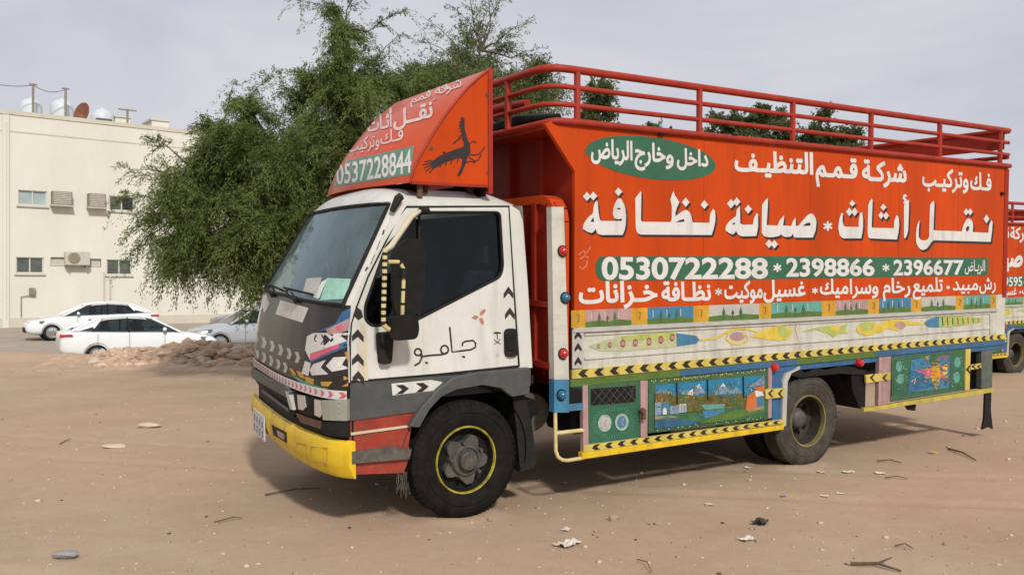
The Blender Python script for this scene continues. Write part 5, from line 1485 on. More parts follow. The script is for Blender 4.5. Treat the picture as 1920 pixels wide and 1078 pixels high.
def sand_material():
    m = bpy.data.materials.new('sand'); m.use_nodes = True
    nt = m.node_tree; b = nt.nodes['Principled BSDF']; L = nt.links.new
    b.inputs['Roughness'].default_value = 0.95; b.inputs['Specular IOR Level'].default_value = 0.15
    tc = nt.nodes.new('ShaderNodeTexCoord')
    def noise(s, det=6, rough=0.6, dist=0.0, sc=(1, 1, 1)):
        mp = nt.nodes.new('ShaderNodeMapping'); mp.inputs['Scale'].default_value = sc
        L(tc.outputs['Object'], mp.inputs['Vector'])
        n = nt.nodes.new('ShaderNodeTexNoise'); n.inputs['Scale'].default_value = s; n.inputs['Detail'].default_value = det
        n.inputs['Roughness'].default_value = rough; n.inputs['Distortion'].default_value = dist
        L(mp.outputs['Vector'], n.inputs['Vector']); return n.outputs['Fac']
    def ramp(src, p0, c0, p1, c1):
        r = nt.nodes.new('ShaderNodeValToRGB'); r.color_ramp.elements[0].position = p0; r.color_ramp.elements[1].position = p1
        r.color_ramp.elements[0].color = (*c0, 1); r.color_ramp.elements[1].color = (*c1, 1); L(src, r.inputs['Fac']); return r.outputs['Color']
    def mix(fac, a, b_, mode='MIX'):
        x = nt.nodes.new('ShaderNodeMix'); x.data_type = 'RGBA'; x.blend_type = mode
        if hasattr(fac, 'links'): L(fac, x.inputs[0])
        else: x.inputs[0].default_value = fac
        L(a, x.inputs[6])
        if hasattr(b_, 'links'): L(b_, x.inputs[7])
        else: x.inputs[7].default_value = (*b_, 1)
        return x.outputs[2]
    def mr(src, a, b_, lo=0.0, hi=1.0):
        x = nt.nodes.new('ShaderNodeMapRange'); x.inputs['From Min'].default_value = a; x.inputs['From Max'].default_value = b_
        x.inputs['To Min'].default_value = lo; x.inputs['To Max'].default_value = hi; L(src, x.inputs['Value']); return x.outputs['Result']
    c = ramp(noise(0.7, 7, 0.6, 0.4), 0.3, (0.385, 0.272, 0.180), 0.7, (0.455, 0.340, 0.236))
    c = mix(mr(noise(0.35, 4, 0.5, 0.3), 0.45, 0.7, 0, 0.55), c, (0.50, 0.315, 0.215))
    c = mix(mr(noise(5, 8, 0.75), 0.5, 0.8, 0, 0.5), c, (0.52, 0.41, 0.30))
    c = mix(mr(noise(16, 8, 0.8), 0.52, 0.72, 0, 0.40), c, (0.30, 0.20, 0.13))
    c = mix(mr(noise(90, 3, 0.6), 0.62, 0.74, 0, 0.3), c, (0.24, 0.165, 0.115))
    c = mix(mr(noise(120, 3, 0.6), 0.62, 0.74, 0, 0.6), c, (0.52, 0.44, 0.35))
    c = mix(mr(noise(1.6, 6, 0.65, 0.6, (0.35, 1.6, 1)), 0.56, 0.78, 0, 0.28), c, (0.34, 0.225, 0.145))
    L(c, b.inputs['Base Color'])
    bp = nt.nodes.new('ShaderNodeBump'); bp.inputs['Strength'].default_value = 0.4; bp.inputs['Distance'].default_value = 0.02
    ad = nt.nodes.new('ShaderNodeMath'); ad.operation = 'ADD'
    L(noise(26, 8, 0.75), ad.inputs[0]); L(mr(noise(110, 4, 0.7), 0.3, 0.8, 0, 0.35), ad.inputs[1])
    L(ad.outputs[0], bp.inputs['Height']); L(bp.outputs['Normal'], b.inputs['Normal'])
    return m
SAND = sand_material()
xs = np.unique(np.concatenate([np.linspace(-900, -40, 14), np.linspace(-40, -9, 70), np.linspace(-9, 9, 300), np.linspace(9, 40, 60), np.linspace(40, 900, 14)]))
yy_ = np.unique(np.concatenate([np.linspace(-60, -2, 12), np.linspace(-2, 9, 220), np.linspace(9, 30, 190), np.linspace(30, 60, 30), np.linspace(60, 1600, 18)]))
sheet_grid('ground', xs, yy_, 0.0, SAND)
ASPH = mat('dusty_asphalt', (0.34, 0.29, 0.23), 0.9, var=0.12, scale=0.8, dust=0.5, bump=0.3)
sheet_grid('road', np.linspace(-75, 3, 60), np.concatenate([np.linspace(24.5, 36, 50), np.linspace(36.4, 60, 20)]), 0.012, ASPH)

# ------------------------------------------------------------------ litter, stones and twigs of the lot
STONE = mat('stone', (0.34, 0.26, 0.19), 0.9, var=0.25, scale=9, bump=0.4, bscale=25)
PALEST = mat('pale_rubble', (0.56, 0.45, 0.35), 0.9, var=0.25, scale=4, dust=0.3, bump=0.5, bscale=18)
GRAYST = mat('gray_stone', (0.26, 0.26, 0.25), 0.9, var=0.15, scale=9, bump=0.3)
WOOD = mat('dry_twig', (0.10, 0.065, 0.04), 0.9, var=0.3, scale=30)
CHAR = mat('dark_scrap', (0.05, 0.035, 0.028), 0.8, var=0.4, scale=20)
SCRAP = mat('scrap_paper', (0.62, 0.58, 0.50), 0.85, var=0.1, scale=20, dust=0.15)
YSCRAP = mat('yellow_scrap', (0.55, 0.40, 0.10), 0.8, var=0.1); BSCRAP = mat('blue_scrap', (0.10, 0.13, 0.42), 0.6, var=0.1)
def rock_mesh(name, r, seed, m, sq=(1, 1, 0.7), sub=2):
    rg = np.random.default_rng(seed)
    bm = bmesh.new(); bmesh.ops.create_icosphere(bm, subdivisions=sub, radius=1.0)
    pl = [(Vector(rg.normal(size=3)).normalized(), rg.uniform(0.38, 0.85)) for _ in range(11)]
    for v in bm.verts:
        for n, dd in pl:
            k = v.co.dot(n)
            if k > dd: v.co -= n * (k - dd)
        v.co *= 1 + rg.uniform(-0.05, 0.05)
        v.co = Vector((v.co.x*sq[0], v.co.y*sq[1], v.co.z*sq[2])) * r
    me = bpy.data.meshes.new(name); bm.to_mesh(me); bm.free(); me.materials.append(m)
    return me
def place(name, me, loc, rz, label, cat, group=None, s=1.0, rx=0.0):
    o = bpy.data.objects.new(name, me); COL.objects.link(o)
    o.location = loc; o.rotation_euler = (rx, 0, rz); o.scale = (s, s, s)
    return tag(o, label, cat, group)
def gpx(px, py, lift=0.0):
    p = on_ground(px, py)
    for _ in range(4):
        z = gz_at(p.x, p.y); p = on_ground(px, py, z)
    return Vector((p.x, p.y, gz_at(p.x, p.y) + lift))
def scrap_mesh(name, r, seed, m, flat=0.25):
    rg = np.random.default_rng(seed); n = 6; b = MB(); P_ = []
    for i in range(n + 1):
        for j in range(n + 1):
            u, v = i/n - .5, j/n - .5
            P_.append(((u * 2 + rg.uniform(-.12, .12)) * r, (v * 1.3 + rg.uniform(-.12, .12)) * r, (rg.uniform(0, 1) ** 2 * flat + abs(u) * flat * 0.9) * r))
    fs = [(i*(n+1)+j, (i+1)*(n+1)+j, (i+1)*(n+1)+j+1, i*(n+1)+j+1) for i in range(n) for j in range(n)]
    me = bpy.data.meshes.new(name); me.from_pydata(P_, [], fs); me.materials.append(m); me.update()
    return me
place('stone', rock_mesh('flat_stone', 0.10, 5, GRAYST, (1, .7, .35)), gpx(123, 1046, 0.012), 0.2, 'flat grey stone half buried in the sand near the corner', 'stone')
place('stone', rock_mesh('pale_stone', 0.13, 8, PALEST, (1.2, .6, .35)), gpx(280, 801, 0.01), 0.1, 'pale broken slab lying on open sand left of the bumper', 'stone')
place('stone', rock_mesh('pale_stone', 0.08, 9, PALEST, (1.6, .6, .4)), gpx(212, 839, 0.008), 0.3, 'crumbled pale lump of plaster on the open sand', 'stone')
place('stone', rock_mesh('brown_stone', 0.05, 12, STONE, (1, .6, .6)), gpx(1152, 976, 0.012), -0.5, 'brown stub of stone lying in front of the lorry', 'stone')
for i, (px, py, r, lab) in enumerate(((1062, 994, .045, 'crumpled white scrap beside the front wheel'), (1065, 1022, .10, 'torn pale wrapper spread on the sand'), (1402, 878, .045, 'white paper scrap just ahead of the rear wheel'),
        (1590, 886, .06, 'white plastic scrap right behind the rear wheel'), (1650, 888, .055, 'crumpled white scrap on a dark twig'), (1576, 926, .035, 'small folded white scrap below the rear wheel'),
        (1400, 1012, .06, 'thin pale curl of paper on the tyre track'), (1546, 931, .035, 'tiny cream paper scrap on the sand'), (1540, 886, .04, 'flat grey shred of plastic beside the rear tyre'), (1330, 947, .04, 'cream scrap with frayed edge amid pebbles'))):
    place('paper_scrap', scrap_mesh('paper_scrap', r * .75, 30 + i, SCRAP), gpx(px, py, 0.004), random.uniform(0, 3), lab, 'litter')
place('yellow_scrap', scrap_mesh('yellow_scrap', .045, 50, YSCRAP), gpx(1750, 850, 0.004), 0.4, 'yellow scrap on the sand behind the lorry', 'litter')
place('blue_scrap', scrap_mesh('blue_scrap', .022, 51, BSCRAP), gpx(1468, 931, 0.004), 0.4, 'tiny blue wrapper on the sand', 'litter')
place('fallen_cloth', scrap_mesh('fallen_cloth', .06, 53, CHAR, .5), gpx(1424, 982, 0.004), 1.0, 'dark crumpled rag on the sand', 'litter')
for i, (a, c, r, lab) in enumerate((((1778, 843), (1830, 865), .016, 'long dark stick behind the lorry tail'), ((1595, 1060), (1690, 1074), .018, 'grey stick at the bottom edge of the lot'), ((402, 982), (455, 974), .008, 'thin dark twig on sand before the bumper'),
        ((112, 834), (131, 824), .008, 'short curled twig on the open sand'), ((1660, 898), (1702, 900), .008, 'dark twig beside white scraps'), ((1195, 1052), (1222, 1077), .006, 'thin bent twig near the bottom edge'), ((1678, 1026), (1712, 1032), .008, 'forked brown twig by the tyre track'), ((1645, 866), (1690, 870), .012, 'brown splinter of wood behind the rear wheel'), ((497, 930), (600, 918), .010, 'bent wire lying in the shadow of the bumper'))):
    p, q = gpx(*a, 0.012), gpx(*c, 0.012)
    mid = (p + q) / 2 + Vector((0.02, 0.03, 0.012))
    b = MB(); b.tube([p - p, p.lerp(mid, .5) - p, mid - p, q - p], [r*.6, r*.55, r*.5, r*.3], n=6)
    if r > .017: b.tube([mid - p, (mid - p) + (q - p) * .2 + Vector((0.05, .06, .02))], [r*.35, r*.2], n=5)
    o = b.build('twig', WOOD, None, smooth=True); o.location = p; tag(o, lab, 'twig')
# gravel too small and too many to count
gv, gf = [], []
bmt = bmesh.new(); bmesh.ops.create_icosphere(bmt, subdivisions=1, radius=1.0)
tv = np.array([v.co[:] for v in bmt.verts]); tf = np.array([[v.index for v in f.verts] for f in bmt.faces]); bmt.free()
gm = []
for i in range(2000):
    px = RNG.uniform(-40, 1960); py = 690 + 400 * RNG.random() ** 1.3
    if px > 1000 and RNG.random() < 0.0: continue
    p = on_ground(px, py)
    r = min(0.02, 0.003 + 0.0035 * RNG.exponential()) * (1.0 if p.y < 9 else 1.4)
    sq = np.array([RNG.uniform(.8, 1.5), RNG.uniform(.7, 1.2), RNG.uniform(.35, .7)]) * r
    a = RNG.uniform(0, 6.28); ca, sa = math.cos(a), math.sin(a)
    q = tv * (1 + RNG.uniform(-.25, .25, tv.shape)) * sq
    q = np.stack([q[:, 0]*ca - q[:, 1]*sa + p.x, q[:, 0]*sa + q[:, 1]*ca + p.y, q[:, 2] + gz_at(p.x, p.y) + r*.15], 1)
    gf.append(tf + len(gv) * len(tv)); gv.append(q); gm += [0 if RNG.random() < .5 else (1 if RNG.random() < .88 else 2)] * len(tf)
def np_mesh(name, v, f, mats, mi=None, smooth=False):
    v = np.asarray(v, np.float32); f = np.asarray(f, np.int32); k = f.shape[1]
    me = bpy.data.meshes.new(name)
    me.vertices.add(len(v)); me.vertices.foreach_set('co', v.ravel())
    me.loops.add(f.size); me.loops.foreach_set('vertex_index', f.ravel())
    me.polygons.add(len(f)); me.polygons.foreach_set('loop_start', np.arange(0, f.size, k, dtype=np.int32)); me.polygons.foreach_set('loop_total', np.full(len(f), k, np.int32))
    for m in mats: me.materials.append(m)
    if mi is not None: me.polygons.foreach_set('material_index', np.asarray(mi, np.int32))
    if smooth: me.polygons.foreach_set('use_smooth', np.ones(len(f), bool))
    me.update(calc_edges=True)
    o = bpy.data.objects.new(name, me); COL.objects.link(o)
    return o
o = np_mesh('gravel', np.concatenate(gv), np.concatenate(gf), [STONE, PALEST, CHAR], gm); struct(o, 'stuff')

# rubble heap on the lot's edge
rv, rf, rm = [], [], []; nr = 0
def heap(px): return max(0.0, 1 - ((px - 385) / 200.0) ** 2)
for i in range(900):
    px = RNG.uniform(178, 560); D = RNG.uniform(16.2, 18.4)
    h = 0.30 * heap(px) ** 0.8 * (1 - abs(D - 17.4) / 1.4)
    z = gz_at((px - 960)/F*D, D) + max(0.0, h) * RNG.uniform(0.55, 1.0)
    r = min(0.15, RNG.uniform(0.025, 0.06) + 0.03 * RNG.exponential())
    pl_ = tv * (1 + RNG.uniform(-.3, .3, tv.shape)) * np.array([RNG.uniform(.8, 1.5), RNG.uniform(.8, 1.2), RNG.uniform(.4, .8)]) * r
    a = RNG.uniform(0, 6.28); ca, sa = math.cos(a), math.sin(a)
    rv.append(np.stack([pl_[:, 0]*ca - pl_[:, 1]*sa + (px - 960)/F*D, pl_[:, 0]*sa + pl_[:, 1]*ca + D, pl_[:, 2] + z], 1)); rf.append(tf + nr); nr += len(tv); rm += [int(RNG.random() < .25)] * len(tf)
X, Y = np.meshgrid(np.linspace(-9.2, -3.6, 60), np.linspace(15.6, 19.2, 40))
PXX = 960 + X / Y * F
Z = height(X, Y) + 0.0 + 0.29 * np.clip(1 - ((PXX - 385) / 205.0) ** 2, 0, 1) ** 0.8 * np.clip(1 - np.abs(Y - 17.4) / 1.5, 0, 1) * (0.9 + 0.6 * fbm(X * 2.5, Y * 2.5))
mv = np.stack([X.ravel(), Y.ravel(), Z.ravel()], 1); ii = np.arange(mv.shape[0]).reshape(X.shape)
q4 = np.stack([ii[:-1, :-1], ii[:-1, 1:], ii[1:, 1:], ii[1:, :-1]], -1).reshape(-1, 4)
tri = np.concatenate([q4[:, [0, 1, 2]], q4[:, [0, 2, 3]]])
rv.append(mv); rf.append(tri + nr); rm += [0] * len(tri)
RUB = mat('rubble_earth', (0.47, 0.33, 0.22), 0.95, var=0.25, scale=3, bump=0.6, bscale=12)
o = np_mesh('rubble', np.concatenate(rv), np.concatenate(rf), [RUB, PALEST], rm); struct(o, 'stuff')
for i, (px, py, r) in enumerate(((262, 660, .20), (300, 652, .17), (330, 640, .17), (352, 660, .21), (392, 648, .24), (425, 642, .18), (448, 662, .24), (415, 668, .2), (300, 668, .15), (225, 664, .12), (455, 640, .15))):
    D = 16.7; p = at(px, 672 - (672 - py) * .62 + 4, D)
    place('boulder', rock_mesh('boulder', r * .66, 70 + i, PALEST if i % 2 else RUB, (1.3, 1, .6)), p, random.uniform(0, 3), 'pale sandy chunk of rubble in the heap by the cars', 'boulder', 'boulders in the rubble heap', rx=random.uniform(-.3, .3))

# ------------------------------------------------------------------ foliage
def leaf_mat(name, c1, c2):
    m = mat(name, c1, 0.75, var=0.0, scale=1.3, col2=c2, spec=0.2)
    nt = m.node_tree; b = nt.nodes['Principled BSDF']; out = nt.nodes['Material Output']
    tl = nt.nodes.new('ShaderNodeBsdfTranslucent'); mx = nt.nodes.new('ShaderNodeMixShader'); mx.inputs['Fac'].default_value = 0.28
    src = b.inputs['Base Color'].links[0].from_socket
    nt.links.new(src, tl.inputs['Color']); nt.links.new(b.outputs['BSDF'], mx.inputs[1]); nt.links.new(tl.outputs['BSDF'], mx.inputs[2])
    nt.links.new(mx.outputs['Shader'], out.inputs['Surface'])
    return m
LEAF = leaf_mat('feathery_leaf', (0.074, 0.112, 0.025), (0.185, 0.235, 0.075))
LEAF2 = leaf_mat('grey_green_leaf', (0.14, 0.145, 0.075), (0.27, 0.26, 0.155))
LEAF4 = leaf_mat('mid_green_leaf', (0.082, 0.115, 0.034), (0.19, 0.23, 0.09))
LEAF3 = leaf_mat('dark_leaf', (0.065, 0.092, 0.032), (0.15, 0.18, 0.075))
BARK = mat('bark', (0.085, 0.065, 0.048), 0.95, var=0.3, scale=12, bump=0.6, bscale=30)
def strands(starts, dirs, L, droop, n, leaf, rg, width, spread):
    """twigs as arcs with leaflets set along both sides; returns quads"""
    S = len(starts)
    t = (np.arange(n) + 0.5)[None, :] / n + rg.uniform(-.4/n, .4/n, (S, n))
    Ls = L * rg.uniform(.6, 1.3, (S, 1))
    pos = starts[:, None, :] + dirs[:, None, :] * (t * Ls)[..., None]
    pos[..., 2] -= droop * (t * Ls) ** 2 / max(L, 1e-3)
    pos += rg.normal(0, spread, pos.shape)
    tang = dirs[:, None, :] - np.array([0, 0, 1]) * (2 * droop * t * Ls / max(L, 1e-3))[..., None]
    sidev = rg.normal(0, 1, pos.shape); 
    ld = tang * 0.95 + sidev * 0.42; ld /= np.linalg.norm(ld, axis=-1, keepdims=True)
    nv = np.cross(ld, rg.normal(0, 1, pos.shape)); nv /= np.linalg.norm(nv, axis=-1, keepdims=True) + 1e-9
    ll = leaf * rg.uniform(.6, 1.4, (S, n, 1)); ww = width * rg.uniform(.7, 1.3, (S, n, 1))
    a = pos; b = pos + ld * ll
    m = (a + b) / 2
    q = np.stack([a, m + nv * ww, b, m - nv * ww], 2).reshape(-1, 4, 3)
    return q
def make_tree(name, label, base, D, blobs, seed, lm, n_twigs, group=None, leaf=0.085, width=0.016, twig=0.6, per=34, droop=0.35, trunk_r=0.16, tops=(), sub_twigs=True, spread=.035):
    """blobs: (px, py, rx, ry, depth half-size in m, weight) - the leafy masses of this crown, at distance D"""
    rg = np.random.default_rng(seed)
    t = thing(name, label, 'tree', base, 0, group)
    B3 = Vector(base)
    wood = MB(); k = D / F
    starts, dirs, Lw = [], [], []
    W_ = sum(b[5] for b in blobs)
    for (px, py, rx, ry, dz, wt) in blobs:
        c = at(px, py, D) - B3
        ax = np.array([rx * k, dz, ry * k])
        fork = Vector((c.x * 0.15, c.y * 0.15, max(0.5, c.z * 0.35)))
        mid = fork.lerp(c, 0.55) + Vector((rg.normal(0, .12), rg.normal(0, .12), 0.15))
        wood.tube([Vector((0, 0, 0.25 * max(0.5, c.z*.35))), fork, mid, c], [trunk_r * .55, trunk_r * .42, trunk_r * .26, trunk_r * .10], n=7)
        n = int(n_twigs * wt / W_)
        nb = max(5, n // 28)
        cl = []
        for i in range(nb):                # boughs out to clumps of twigs
            u = rg.normal(size=3); u /= np.linalg.norm(u)
            r = rg.uniform(0.25, 1.0) ** 0.45
            e = np.array(c) + u * ax * r * 0.88
            cl.append((e, u))
            if rg.random() < 0.7:
                cc = Vector(c); ee = Vector(e)
                wood.tube([cc.lerp(ee, .05), cc.lerp(ee, .55) + Vector((0, 0, .08)), ee], [trunk_r * .12, trunk_r * .07, trunk_r * .025], n=5, cap=False)
        for i in range(n):
            e, u = cl[rg.integers(len(cl))]
            s = e + rg.normal(0, 1, 3) * ax * 0.15 + 0
            dv = u * 0.75 + rg.normal(0, .55, 3) + np.array([0, 0, 0.15]); dv /= np.linalg.norm(dv)
            starts.append(s - dv * twig * .3); dirs.append(dv)
    q = strands(np.array(starts), np.array(dirs), twig, droop, per, leaf, rg, width, spread)
    for (px, py, px2, py2, n, tw) in tops:     # loose sprays reaching out of the crown
        a = np.array(at(px, py, D) - B3); e = np.array(at(px2, py2, D) - B3)
        nb_ = min(blobs, key=lambda b_: (b_[0] - px) ** 2 + (b_[1] - py) ** 2)
        cc = np.array(at(nb_[0], nb_[1], D) - B3)
        wood.tube([tuple(cc), tuple((cc + a)/2 + np.array([.03, 0, .02])), tuple(a)], [.026, .018, .010], n=5, cap=False)
        wood.tube([tuple(a), tuple((a + e)/2 + np.array([0, 0, .05])), tuple(e)], [.010, .007, .003], n=5, cap=False)
        f = rg.uniform(0.1, 1.0, (n, 1)); s = a + (e - a) * f
        dv = (e - a) / np.linalg.norm(e - a) * 0.6 + rg.normal(0, .6, (n, 3)); dv /= np.linalg.norm(dv, axis=1, keepdims=True)
        q = np.concatenate([q, strands(s, dv, tw, droop, max(8, per // 2), leaf * .9, rg, width * .9, spread * .6)])
    v = q.reshape(-1, 3); f = np.arange(len(v)).reshape(-1, 4)
    top = max(b[1] for b in blobs)
    wood.tube([(0, 0, -0.15), (0.03, 0, 0.5), (-0.02, 0.03, 1.1)], [trunk_r * 1.25, trunk_r, trunk_r * .8], n=9)
    wood.build('trunk', BARK, t, smooth=True)
    cr = np_mesh('crown', v, f, [lm]); cr.parent = t
    return t
D = 13.5
make_tree('feathery_tree', 'large drooping feathery green tree rising behind the white cab', (at(640, 640, D).x, D, gz_at(at(640, 640, D).x, D)), D,
    [(440, 390, 115, 80, 1.2, 3.0), (368, 335, 66, 62, .9, 1.5), (332, 400, 46, 48, .7, .95), (378, 445, 64, 44, .9, 1.2), (490, 450, 65, 50, 1.0, 1.4), (530, 300, 95, 80, 1.3, 2.4), (430, 265, 55, 42, .9, 1.0), (475, 215, 40, 35, .6, .35),
     (600, 330, 110, 130, 1.4, 2.6), (652, 150, 52, 85, .9, 1.7), (642, 55, 34, 45, .6, .4), (690, 230, 90, 90, 1.2, 1.6), (590, 200, 50, 60, .7, .7), (500, 500, 36, 24, .6, .5), (570, 430, 75, 80, 1.2, 1.5), (780, 190, 70, 60, 1.0, 1.0)],
    11, LEAF, 6000, group=None, leaf=.052, width=.0075, per=74, droop=.55, spread=.028, twig=.55, tops=((330, 330, 238, 318, 26, .35), (320, 280, 285, 262, 16, .3), (450, 200, 515, 140, 22, .35), (420, 230, 440, 150, 12, .3), (640, 30, 560, 0, 18, .35), (650, 20, 690, -40, 18, .3), (690, 60, 760, 20, 14, .3), (300, 430, 250, 470, 22, .35),
        (470, 500, 470, 560, 26, .3), (520, 520, 520, 575, 18, .3), (560, 180, 520, 150, 12, .3), (280, 370, 228, 372, 20, .3), (700, 120, 745, 70, 12, .3), (340, 480, 345, 520, 20, .3)), trunk_r=.2)
D = 15.5
make_tree('acacia_tree', 'green tree with sparse twiggy top above the wind deflector', (at(930, 640, D).x, D, 0), D,
    [(700, 190, 60, 40, .8, .7), (765, 180, 70, 45, 1.0, 1.2), (820, 155, 45, 35, .8, .7), (840, 180, 70, 45, 1.0, 1.3), (915, 165, 75, 45, 1.0, 1.4), (985, 185, 60, 55, .9, 1.3), (1010, 150, 32, 30, .6, .5), (900, 95, 45, 40, .7, .28), (855, 115, 36, 30, .6, .2), (940, 200, 80, 50, 1.0, 1.2)],
    21, LEAF4, 2600, tops=((860, 90, 790, 30, 16, .3), (890, 60, 880, -10, 20, .3), (910, 60, 940, -5, 18, .3), (930, 80, 990, 40, 18, .3), (850, 110, 800, 80, 12, .3), (900, 70, 850, 15, 14, .3), (960, 110, 1000, 95, 12, .3), (920, 50, 915, -20, 10, .3)), trunk_r=.13, per=40, leaf=.06, width=.009)
D = 24.0
make_tree('cypress_tree', 'dark narrow tree poking up behind the roof rails', (at(1122, 640, D).x, D, 0), D,
    [(1122, 175, 22, 30, .5, .8), (1120, 215, 38, 40, .7, 1.5), (1125, 270, 48, 60, .8, 2), (1122, 380, 48, 90, .8, 2)], 31, LEAF3, 900, leaf=.09, width=.02, twig=.4, per=42, droop=.1, trunk_r=.14)
D = 34.0
g = 'round trees beyond the cargo box'
for i, (nm, lab, bl) in enumerate((('shade_tree', 'round dark tree seen between the first rail posts of the box', [(1232, 250, 22, 16, .6, .5), (1230, 300, 40, 40, .8, 1)]), ('shade_tree', 'broad dark tree over the middle of the cargo box', [(1440, 230, 50, 30, 1.2, 1.4), (1390, 250, 50, 30, 1.1, 1.3), (1345, 245, 34, 26, .9, .8), (1420, 320, 80, 60, 1.4, 2)]),
        ('shade_tree', 'dark bushy tree right of the broad one over the box', [(1530, 245, 34, 30, .9, 1), (1500, 265, 34, 24, .9, .9), (1540, 320, 60, 50, 1.2, 1.4)]), ('shade_tree', 'low dark tree nearest the tail of the cargo box', [(1595, 265, 34, 20, .9, .9), (1575, 300, 60, 45, 1.2, 1.2)]))):
    b0 = bl[-1]
    make_tree(nm, lab, (at(b0[0], 640, D).x, D + i * .7, 0), D + i * .7, bl, 41 + i, LEAF3, 900 if i == 1 else 520, g, leaf=.12, width=.03, twig=.5, per=38, droop=.1, trunk_r=.2)

# ------------------------------------------------------------------ the pale building
def BD(px, D0=44.0):
    """distance along the facade at pixel column px"""
    x0 = -26.09; dx, dy = 0.789, 0.615; u = (px - 960) / F
    s = (x0 - u * D0) / (u * dy - dx)
    return D0 + s * dy, s
FAC_O = Vector((-26.09, 44.0, 0)); FAC_D = Vector((0.789, 0.615, 0)); FAC_N = Vector((0.615, -0.789, 0))
def fac(px, py, out=0.0):
    Dd, s = BD(px); return FAC_O + FAC_D * s + Vector((0, 0, HC - (py - HZ) / F * Dd)) + FAC_N * out
def fs_(px): return BD(px)[1]
def fz(px, py): return HC - (py - HZ) / F * BD(px)[0]
CREAM = mat('cream_render', (0.655, 0.64, 0.56), 0.85, var=0.06, drip=0.05, scale=0.5, dust=0.08, bump=0.1, bscale=8, streak=4)
CREAM2 = mat('cream_band', (0.55, 0.52, 0.43), 0.85, var=0.08, scale=0.6, dust=0.15)
WFR = mat('window_frame_white', (0.55, 0.55, 0.52), 0.5, var=0.05); PANE = mat('pane_grey', (0.10, 0.11, 0.10), 0.25, var=0.3, scale=2)
PANEB = mat('pane_pale_blue', (0.34, 0.42, 0.42), 0.3, var=0.15, scale=2); PANEK = mat('pane_black', (0.012, 0.012, 0.014), 0.2, var=0.2)
ACM = mat('weathered_metal', (0.22, 0.19, 0.14), 0.7, var=0.3, scale=6, dust=0.3); ACW = mat('conditioner_white', (0.50, 0.48, 0.42), 0.5, var=0.1, dust=0.2)
BZ = -0.75
RM = Matrix(((0.789, -0.615, 0), (0.615, 0.789, 0), (0, 0, 1)))       # facade frame: s along, -y out of the wall
bld = thing('apartment_building', 'long cream two storey building with small windows beyond the parked cars', 'building', (FAC_O.x, FAC_O.y, BZ))
bld.rotation_euler = (0, 0, math.atan2(0.615, 0.789))
def loc(px, py): return (fs_(px), fz(px, py) - BZ)       # facade coordinates
ztop = fz(0, 207) - BZ; S0, S1 = -14.0, 52.0
WINS = [((34, 88), (356, 386), PANEB, 0), ((205, 252), (367, 396), PANE, 1), ((30, 82), (482, 512), PANE, 0), ((200, 247), (486.5, 515), PANE, 0), ((341, 383), (490, 516), PANE, 0), ((395, 428), (492, 508), PANEB, 0), ((95, 122), (482, 499), ACW, 2), ((163, 190), (485, 501), ACW, 2), ((330, 380), (373, 401), PANE, 0), ((420, 470), (379, 405), PANE, 0)]
outer = [(S0, 0), (S1, 0), (S1, ztop), (S0, ztop)]
holes = []
for (xa_, xb_), (ya, yb), m, kind in WINS:
    (s0, z1), (s1, z0) = loc(xa_, ya), loc(xb_, yb + (xb_ - xa_) * .012)
    holes.append([(s0, z0), (s1, z0), (s1, z1), (s0, z1)])
loops = [[Vector((a, b, 0)) for a, b in l] for l in [outer] + holes]
tris = geometry.tessellate_polygon(loops); fl = [p for l in [outer] + holes for p in l]
b = MB(); n = len(fl)
vv = [(a, 0, z) for a, z in fl] + [(a, 0.25, z) for a, z in fl]
ff = [tuple(t) for t in tris]; o0 = 0
for l in [outer] + holes:
    k_ = len(l)
    if o0 > 0: ff += [(o0 + i, o0 + (i+1) % k_, o0 + (i+1) % k_ + n, o0 + i + n) for i in range(k_)]
    o0 += k_
b.add(vv, ff)
b.box((S0, 0.26, 0), (S1, 14, ztop - 0.6))
b.build('wall', CREAM, bld)
b = MB()
b.box((S0, -0.05, ztop - 0.16), (S1, 0.24, ztop + 0.05)); b.box((S0, -0.02, ztop - 1.05), (S1, -0.002, ztop - 0.98))
b.box((S0, -0.05, 0), (S1, -0.003, 0.7))
b.build('cornice', CREAM2, bld)
for px in (4, 285, 470):
    b = MB(); s = fs_(px); b.box((s, -0.10, 0.0), (s + 0.30, -0.004, ztop - 0.2)); b.build('pilaster', CREAM, bld)
for px, y0, y1 in ((12, 230, 600), (195, 510, 590), (206, 515, 560)):
    b = MB(); s = fs_(px); b.tube([(s, -0.07, fz(px, y1) - BZ), (s, -0.07, fz(px, y0) - BZ)], 0.04, n=6); b.build('downpipe', CREAM2, bld, smooth=True)
for (h, ((xa_, xb_), _y, m, kind)) in zip(holes, WINS):
    (s0, z0), (s1, _), (_, z1), _ = h
    b = MB(); b.box((s0 + .02, 0.14, z0 + .02), (s1 - .02, 0.16, z1 - .02))
    w = b.build('window', m, bld)
    if kind == 2: continue
    b = MB()
    if kind == 1:
        b2 = MB(); b2.box(((s0 + s1)/2 + .03, 0.125, z0 + .05), (s1 - .05, 0.138, z1 - .05)); b2.build('open_sash', PANEK, w)
    t = 0.06
    b.box((s0, 0.08, z0), (s0 + t, 0.139, z1)); b.box((s1 - t, 0.08, z0), (s1, 0.139, z1)); b.box((s0 + t, 0.08, z0), (s1 - t, 0.139, z0 + t)); b.box((s0 + t, 0.08, z1 - t), (s1 - t, 0.139, z1)); b.box(((s0+s1)/2 - t/2, 0.08, z0 + t), ((s0+s1)/2 + t/2, 0.139, z1 - t))
    b.build('frame', WFR, w)
    b = MB(); b.box((s0 - .08, -0.10, z0 - .10), (s1 + .08, -0.004, z0 - .01)); b.build('sill', CREAM2, w)
def on_wall(name, label, cat, px, py, group=None):
    p = fac(px, py); t = thing(name, label, cat, p, math.atan2(0.615, 0.789), group); return t
kf = lambda px: BD(px)[0] / F / 0.95
